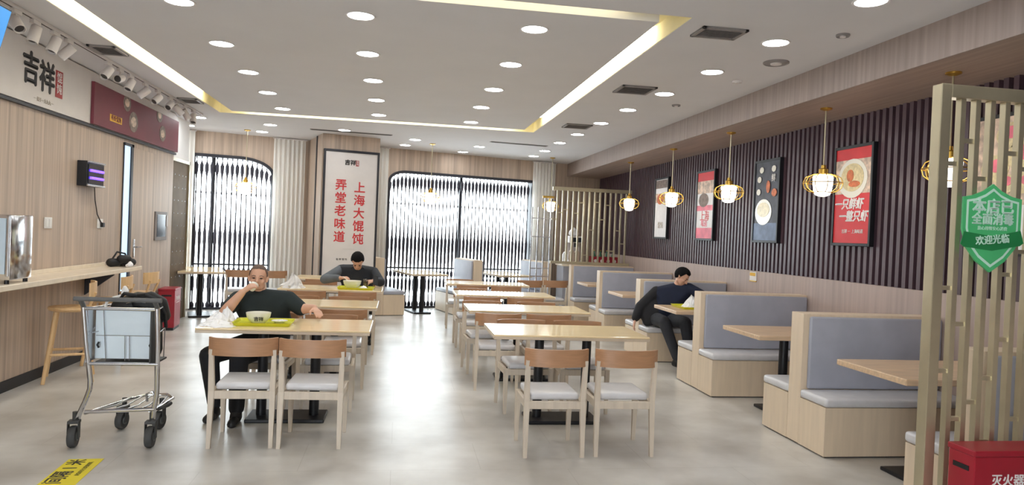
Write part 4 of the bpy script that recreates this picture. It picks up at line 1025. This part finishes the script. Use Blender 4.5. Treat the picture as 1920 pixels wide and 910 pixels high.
def head(b, c, B, k=1.0):
    P = lambda x, y, z: Vector(c)+B @ Vector((x*k, y*k, z*k))
    b.ell(P(0, -.008, .028), (.074*k, .092*k, .086*k), B)           # skull
    b.ell(P(0, .018, -.040), (.060*k, .070*k, .070*k), B)           # face
    b.hull([(P(-.028, .045, -.085), .022*k), (P(.028, .045, -.085), .022*k), (P(0, .064, -.090), .020*k), (P(-.048, .0, -.06), .018*k), (P(.048, .0, -.06), .018*k)], 2)  # jaw, chin
    b.hull([(P(-.034, .068, .010), .016*k), (P(.034, .068, .010), .016*k)], 2)      # brow
    b.hull([(P(0, .084, .002), .008*k), (P(0, .104, -.034), .013*k)], 2); b.hull([(P(-.013, .090, -.038), .010*k), (P(.013, .090, -.038), .010*k)], 2)  # nose
    for s_ in (-1, 1):
        b.ell(P(s_*.040, .062, -.034), (.020*k, .016*k, .018*k), B)  # cheeks
        b.hull([(P(s_*.074, -.004, .006), .012*k), (P(s_*.079, -.012, .0), .013*k), (P(s_*.073, -.002, -.032), .009*k)], 2)  # ears
    b.hull([(P(-.018, .079, -.066), .008*k), (P(.018, .079, -.066), .008*k), (P(0, .085, -.065), .009*k)], 1)  # mouth
def face_parts(root, c, B, k=1.0, brow='hair'):
    P = lambda x, y, z: Vector(c)+B @ Vector((x*k, y*k, z*k))
    for s_ in (-1, 1):
        MB().ell(P(s_*.031, .081, -.008), (.013*k, .006*k, .0055*k), B, 2).build('eye', M['eye'], root, True)
        MB().tube([P(s_*.015, .086, .012), P(s_*.033, .085, .016), P(s_*.050, .074, .011)], [.0022*k, .0032*k, .0018*k], 6).build('eyebrow', M[brow], root, True)
    MB().tube([P(-.022, .084, -.067), P(0, .092, -.066), P(.022, .084, -.067)], [.003*k, .005*k, .003*k], 6).build('mouth', M['lip'], root, True)
def hair(root, c, B, mat, th=.010, k=1.0, sides=-.012, back=-.062, front=.070, rough_=.0025):
    """short hair grown over the skull: thins out to nothing at the hairline"""
    rnd = random.Random(21); b = MB(); b.ell((0, 0, 0), (1, 1, 1), None, 5)
    def line(x, y):          # height of the hairline around the head
        if y > .045: return front-.10*abs(x)
        if y > .0: return sides+(front-sides)*(y/.045)**1.5
        return sides+(back-sides)*min(1, -y/.06)
    kill = []
    for v in b.bm.verts:
        d = v.co.normalized(); p = Vector((d.x*.0745, d.y*.0925-.008, d.z*.0865+.028))
        e = p.z-line(p.x, p.y)
        if e < -.006: kill.append(v); continue
        q = min(1, max(0, (e+.004)/.022)); q = q*q*(3-2*q)
        v.co = Vector(c)+B @ ((p+d*(th*q+.0012+rnd.uniform(-rough_, rough_)*q))*k)
    bmesh.ops.delete(b.bm, geom=kill, context='VERTS')
    return b.build('hair', M[mat], root, True)
def shoe(root, ankle, toe, mat='shoe', k=1.0):
    a, t_ = Vector(ankle), Vector(toe); d_ = (t_-a); d_.z = 0; d_.normalize(); zf = t_.z
    b = MB(); heel = V(a.x, a.y, zf)-d_*.05
    b.hull([(a+V(0, 0, -.01), .043*k), (heel+V(0, 0, .030), .036*k), (V(a.x, a.y, zf+.03)+d_*.06, .040*k)], 2)
    b.hull([(V(a.x, a.y, zf+.03)+d_*.06, .040*k), (V(t_.x, t_.y, zf+.025), .036*k)], 2)
    for v in b.bm.verts: v.co.z = max(v.co.z, zf+.001)
    return b.build('shoe', M[mat], root, True)

# the drinking man ------------------------------------------------------------
p1 = thing('person', 'man in a dark green T-shirt leaning back and drinking from a small cup', 'person', (0, 0, 0))
hc = V(-1.215, 6.585, 1.118); B1 = basis((.10, -1, .10), (0.02, .12, 1))
shR, shL = V(-1.385, 6.60, .925), V(-.955, 6.60, .935); elR, elL = V(-1.435, 6.35, .835), V(-.835, 6.55, .855)
wrR, wrL = V(-1.300, 6.36, 1.005), V(-.715, 6.47, .876)
pel, bel, che, nek = V(-1.12, 6.56, .585), V(-1.13, 6.665, .70), V(-1.17, 6.635, .86), V(-1.195, 6.60, .985)
hiR, hiL = V(-1.24, 6.50, .56), V(-1.06, 6.50, .56); knR, knL = V(-1.475, 6.06, .52), V(-1.235, 6.02, .51); anR, anL = V(-1.435, 6.13, .105), V(-1.235, 5.99, .095)
b = MB(); head(b, hc, B1)
limb(b, [hc+V(0, .02, -.07), nek, che], [.052, .056, .075])
limb(b, [shR, elR, elR.lerp(wrR, .3), wrR], [.058, .046, .047, .031]); limb(b, [shL, elL, elL.lerp(wrL, .3), wrL], [.058, .046, .047, .031])
b.hull([(shR, .06), (shL, .06), (che+V(-.09, 0, -.02), .11), (che+V(.09, 0, -.02), .11)], 2); b.hull([(che, .12), (bel, .135), (pel, .13)], 2)
limb(b, [hiR, knR, anR], [.078, .052, .036]); limb(b, [hiL, knL, anL], [.078, .052, .036])
hand(b, wrR, (.75, .12, .62), (.55, .55, -.55), .75, 1, 1.0); hand(b, wrL, (.42, -.82, -.30), (.1, -.2, -1), .22, -1, 1.0)
remesh(b, 'body', M['skin'], p1, .0065, 4)
b = MB()
b.hull([(shR+V(.01, 0, .0), .074), (shL+V(-.01, 0, 0), .074), (nek+V(0, .0, -.045), .085), (che+V(-.10, -.01, -.03), .125), (che+V(.10, -.01, -.03), .125)], 2)
b.hull([(che+V(-.10, -.01, -.03), .125), (che+V(.10, -.01, -.03), .125), (bel+V(-.07, -.02, 0), .145), (bel+V(.07, -.02, 0), .145)], 2); b.hull([(bel+V(-.07, -.02, 0), .145), (bel+V(.07, -.02, 0), .145), (pel+V(-.06, 0, 0), .14), (pel+V(.06, 0, 0), .14)], 2)
limb(b, [shR, shR.lerp(elR, .62)], [.074, .068]); limb(b, [shL, shL.lerp(elL, .95)], [.076, .066])
remesh(b, 'shirt', M['teeshirt'], p1, .010, 5)
b = MB(); b.hull([(hiR, .105), (hiL, .105), (pel, .13)], 2)
limb(b, [hiR, knR, knR.lerp(anR, .55), anR+V(0, 0, .02)], [.098, .078, .066, .060]); limb(b, [hiL, knL, knL.lerp(anL, .55), anL+V(0, 0, .02)], [.098, .078, .068, .062])
remesh(b, 'trousers', M['trousers'], p1, .010, 5)
hair(p1, hc, B1, 'buzz', .003, 1, -.004, -.05, .080, .0006); face_parts(p1, hc, B1, 1, 'buzz')
shoe(p1, anR+V(0, 0, -.02), (-1.45, 5.97, .0)); shoe(p1, anL+V(0, 0, .01), (-1.235, 5.84, .0))
t = thing('tea_cup', 'small white cup held to the drinking man\'s mouth', 'cup', (-1.228, 6.40, 1.03)); t.rotation_euler = (-1.0, .25, .1)
MB().lathe([(.020, 0), (.023, .006), (.040, .06), (.037, .06), (.021, .008), (.001, .008)], n=22).build('cup_body', M['china'], t, True); MB().lathe([(.021, -.001), (.021, .004)], n=20).build('foot_ring', M['china'], t, True)

# the man in the dark jacket ---------------------------------------------------
p2 = thing('person', 'man in a dark jacket with slate sleeves bending over his bowl', 'person', (0, 0, 0))
hc2 = V(-.565, 10.14, 1.135); B2 = basis((.02, -.62, -.78), (0, -.78, .62))
shR, shL = V(-.80, 10.36, .985), V(-.35, 10.36, .965); elR, elL = V(-1.00, 10.16, .865), V(-.245, 10.12, .85); wrR, wrL = V(-.775, 9.98, .90), V(-.335, 9.95, .875)
pel, bel, che, nek = V(-.57, 10.46, .60), V(-.57, 10.45, .70), V(-.57, 10.37, .88), V(-.567, 10.27, 1.02)
hiR, hiL = V(-.67, 10.42, .56), V(-.47, 10.42, .56); knR, knL = V(-.72, 10.02, .53), V(-.38, 10.02, .53); anR, anL = V(-.73, 10.10, .10), V(-.36, 10.10, .10)
b = MB(); head(b, hc2, B2); limb(b, [hc2+V(0, .05, -.03), nek, che], [.052, .056, .08])
limb(b, [shR, elR, wrR], [.056, .042, .028]); limb(b, [shL, elL, wrL], [.056, .042, .028])
b.hull([(shR, .06), (shL, .06), (che+V(-.08, 0, -.05), .11), (che+V(.08, 0, -.05), .11)], 2); b.hull([(che, .12), (bel, .13), (pel, .13)], 2)
limb(b, [hiR, knR, anR], [.078, .052, .036]); limb(b, [hiL, knL, anL], [.078, .052, .036])
hand(b, wrR, (.75, -.45, .10), (.1, .2, -1), .7, 1); hand(b, wrL, (-.55, -.6, -.1), (-.3, .2, -.9), .6, -1)
remesh(b, 'body', M['skin'], p2, .0075, 4)
b = MB(); b.hull([(shR, .082), (shL, .082), (nek+V(0, .02, -.02), .08), (che+V(-.09, 0, -.05), .135), (che+V(.09, 0, -.05), .135)], 2)
b.hull([(che+V(-.09, 0, -.05), .135), (che+V(.09, 0, -.05), .135), (pel+V(-.07, 0, .02), .15), (pel+V(.07, 0, .02), .15)], 2); b.hull([(pel+V(-.08, 0, -.02), .15), (pel+V(.10, .02, -.06), .15)], 2)
jk = remesh(b, 'jacket', M['jacket'], p2, .011, 5)
for a_, e_, w_, m_ in ((shR, elR, wrR, 'jacketgrey'), (shL, elL, wrL, 'jacket')):
    b = MB(); limb(b, [a_, e_, w_.lerp(e_, .15)], [.080, .066, .050]); o = remesh(b, 'sleeve', M[m_], p2, .010, 4)
    if m_ == 'jacketgrey': o['label'] = 'slate grey sleeve'
MB().tube([nek+V(-.07, -.03, .0), nek+V(-.075, .05, .02), nek+V(0, .085, .03), nek+V(.075, .05, .02), nek+V(.07, -.03, 0)], .022, 10).build('collar', M['jacket'], p2, True)
b = MB(); limb(b, [hiR, knR, anR+V(0, 0, .02)], [.098, .078, .060]); limb(b, [hiL, knL, anL+V(0, 0, .02)], [.098, .078, .060]); remesh(b, 'trousers', M['trousers'], p2, .011, 4)
hair(p2, hc2, B2, 'hair', .015); face_parts(p2, hc2, B2)
shoe(p2, anR+V(0, 0, -.015), (-.74, 9.95, 0)); shoe(p2, anL+V(0, 0, -.015), (-.35, 9.95, 0))
t = thing('spoon', 'white soup spoon in the jacketed man\'s hand over the bowl', 'spoon', (-.70, 9.88, .90)); t.rotation_euler = (.2, .55, -.5)
MB().tube([(-.05, 0, 0), (.06, 0, 0)], .005, 8).build('handle', M['china'], t, True); MB().ell((.085, 0, -.004), (.03, .02, .009)).build('spoon_bowl', M['china'], t, True)
t = tag(MB().box(-.038, .038, -.004, .004, -.075, .075, .004).build('phone', M['black'], None), 'black phone held in the jacketed man\'s other hand', 'phone'); t.location = (-.30, 9.80, .895); t.rotation_euler = (-.5, .3, .5)

# the man in the black coat ------------------------------------------------------
p3 = thing('person', 'man in a black coat over navy knitwear leaning over the booth table', 'person', (0, 0, 0))
hc3 = V(3.67, 8.98, 1.125); B3 = basis((.62, -.62, -.55), (.45, -.15, .85))
shR, shL = V(3.39, 9.10, .905), V(3.77, 8.96, .975); elR, elL = V(3.17, 9.12, .70), V(3.93, 8.76, .885); wrR, wrL = V(3.085, 9.06, .545), V(3.80, 8.62, .868)
pel, bel, che, nek = V(3.42, 9.12, .59), V(3.46, 9.11, .70), V(3.55, 9.06, .84), V(3.625, 9.02, .995)
hiR, hiL = V(3.36, 9.08, .555), V(3.56, 9.08, .555); knR, knL = V(3.36, 8.72, .555), V(3.63, 8.70, .555); anR, anL = V(3.52, 8.66, .105), V(3.70, 8.66, .105)
b = MB(); head(b, hc3, B3); limb(b, [hc3+V(-.02, .03, -.05), nek, che], [.052, .056, .08])
limb(b, [shR, elR, wrR], [.056, .042, .028]); limb(b, [shL, elL, wrL], [.056, .042, .028])
b.hull([(shR, .05), (shL, .05), (che+V(-.05, .02, -.05), .085), (che+V(.05, -.02, -.05), .085)], 2); b.hull([(che, .09), (bel, .10), (pel, .10)], 2)
limb(b, [hiR, knR, anR], [.078, .052, .036]); limb(b, [hiL, knL, anL], [.078, .052, .036])
hand(b, wrR, (-.25, -.25, -.9), (.9, -.2, -.2), .35, -1); hand(b, wrL, (-.3, -.75, -.35), (0, 0, -1), .4, -1)
remesh(b, 'body', M['skin'], p3, .0075, 4)
b = MB(); b.hull([(shR, .076), (shL, .076), (nek+V(-.01, .01, -.03), .08), (che+V(-.06, .02, -.05), .125), (che+V(.06, -.02, -.03), .125)], 2)
b.hull([(che+V(-.06, .02, -.05), .125), (che+V(.06, -.02, -.03), .125), (pel+V(-.05, 0, .02), .135), (pel+V(.08, 0, .02), .14)], 2); limb(b, [shL, elL, wrL.lerp(elL, .15)], [.074, .060, .046])
o = remesh(b, 'jumper', M['navy'], p3, .011, 5)
b = MB(); limb(b, [shR+V(-.01, .01, .0), elR, wrR.lerp(elR, .12)], [.082, .074, .056])
b.hull([(shR+V(0, .03, -.02), .075), (che+V(-.11, .05, -.10), .10), (V(3.30, 9.16, .58), .075), (V(3.40, 9.22, .56), .07), (shL+V(-.05, .13, -.05), .06)], 2)
b.hull([(elR+V(.02, .0, -.03), .06), (V(3.24, 9.04, .50), .045), (V(3.36, 9.0, .53), .05), (V(3.36, 9.08, .74), .08)], 2)
b.hull([(shL+V(.02, .07, .0), .062), (shL+V(-.02, .10, -.2), .06), (V(3.66, 9.17, .70), .06), (che+V(0, .10, -.05), .09)], 2)
remesh(b, 'coat', M['coat'], p3, .011, 5)
b = MB(); b.hull([(hiR, .10), (hiL, .10), (pel+V(.02, 0, -.02), .105)], 2); limb(b, [hiR, knR, knR.lerp(anR, .5), anR+V(0, 0, .02)], [.098, .080, .068, .062]); limb(b, [hiL, knL, knL.lerp(anL, .5), anL+V(0, 0, .02)], [.098, .080, .068, .062])
remesh(b, 'trousers', M['greytrousers'], p3, .011, 5)
hair(p3, hc3, B3, 'hair', .014); face_parts(p3, hc3, B3)
shoe(p3, anR+V(0, 0, -.015), (3.55, 8.51, 0)); shoe(p3, anL+V(0, 0, -.015), (3.73, 8.51, 0))
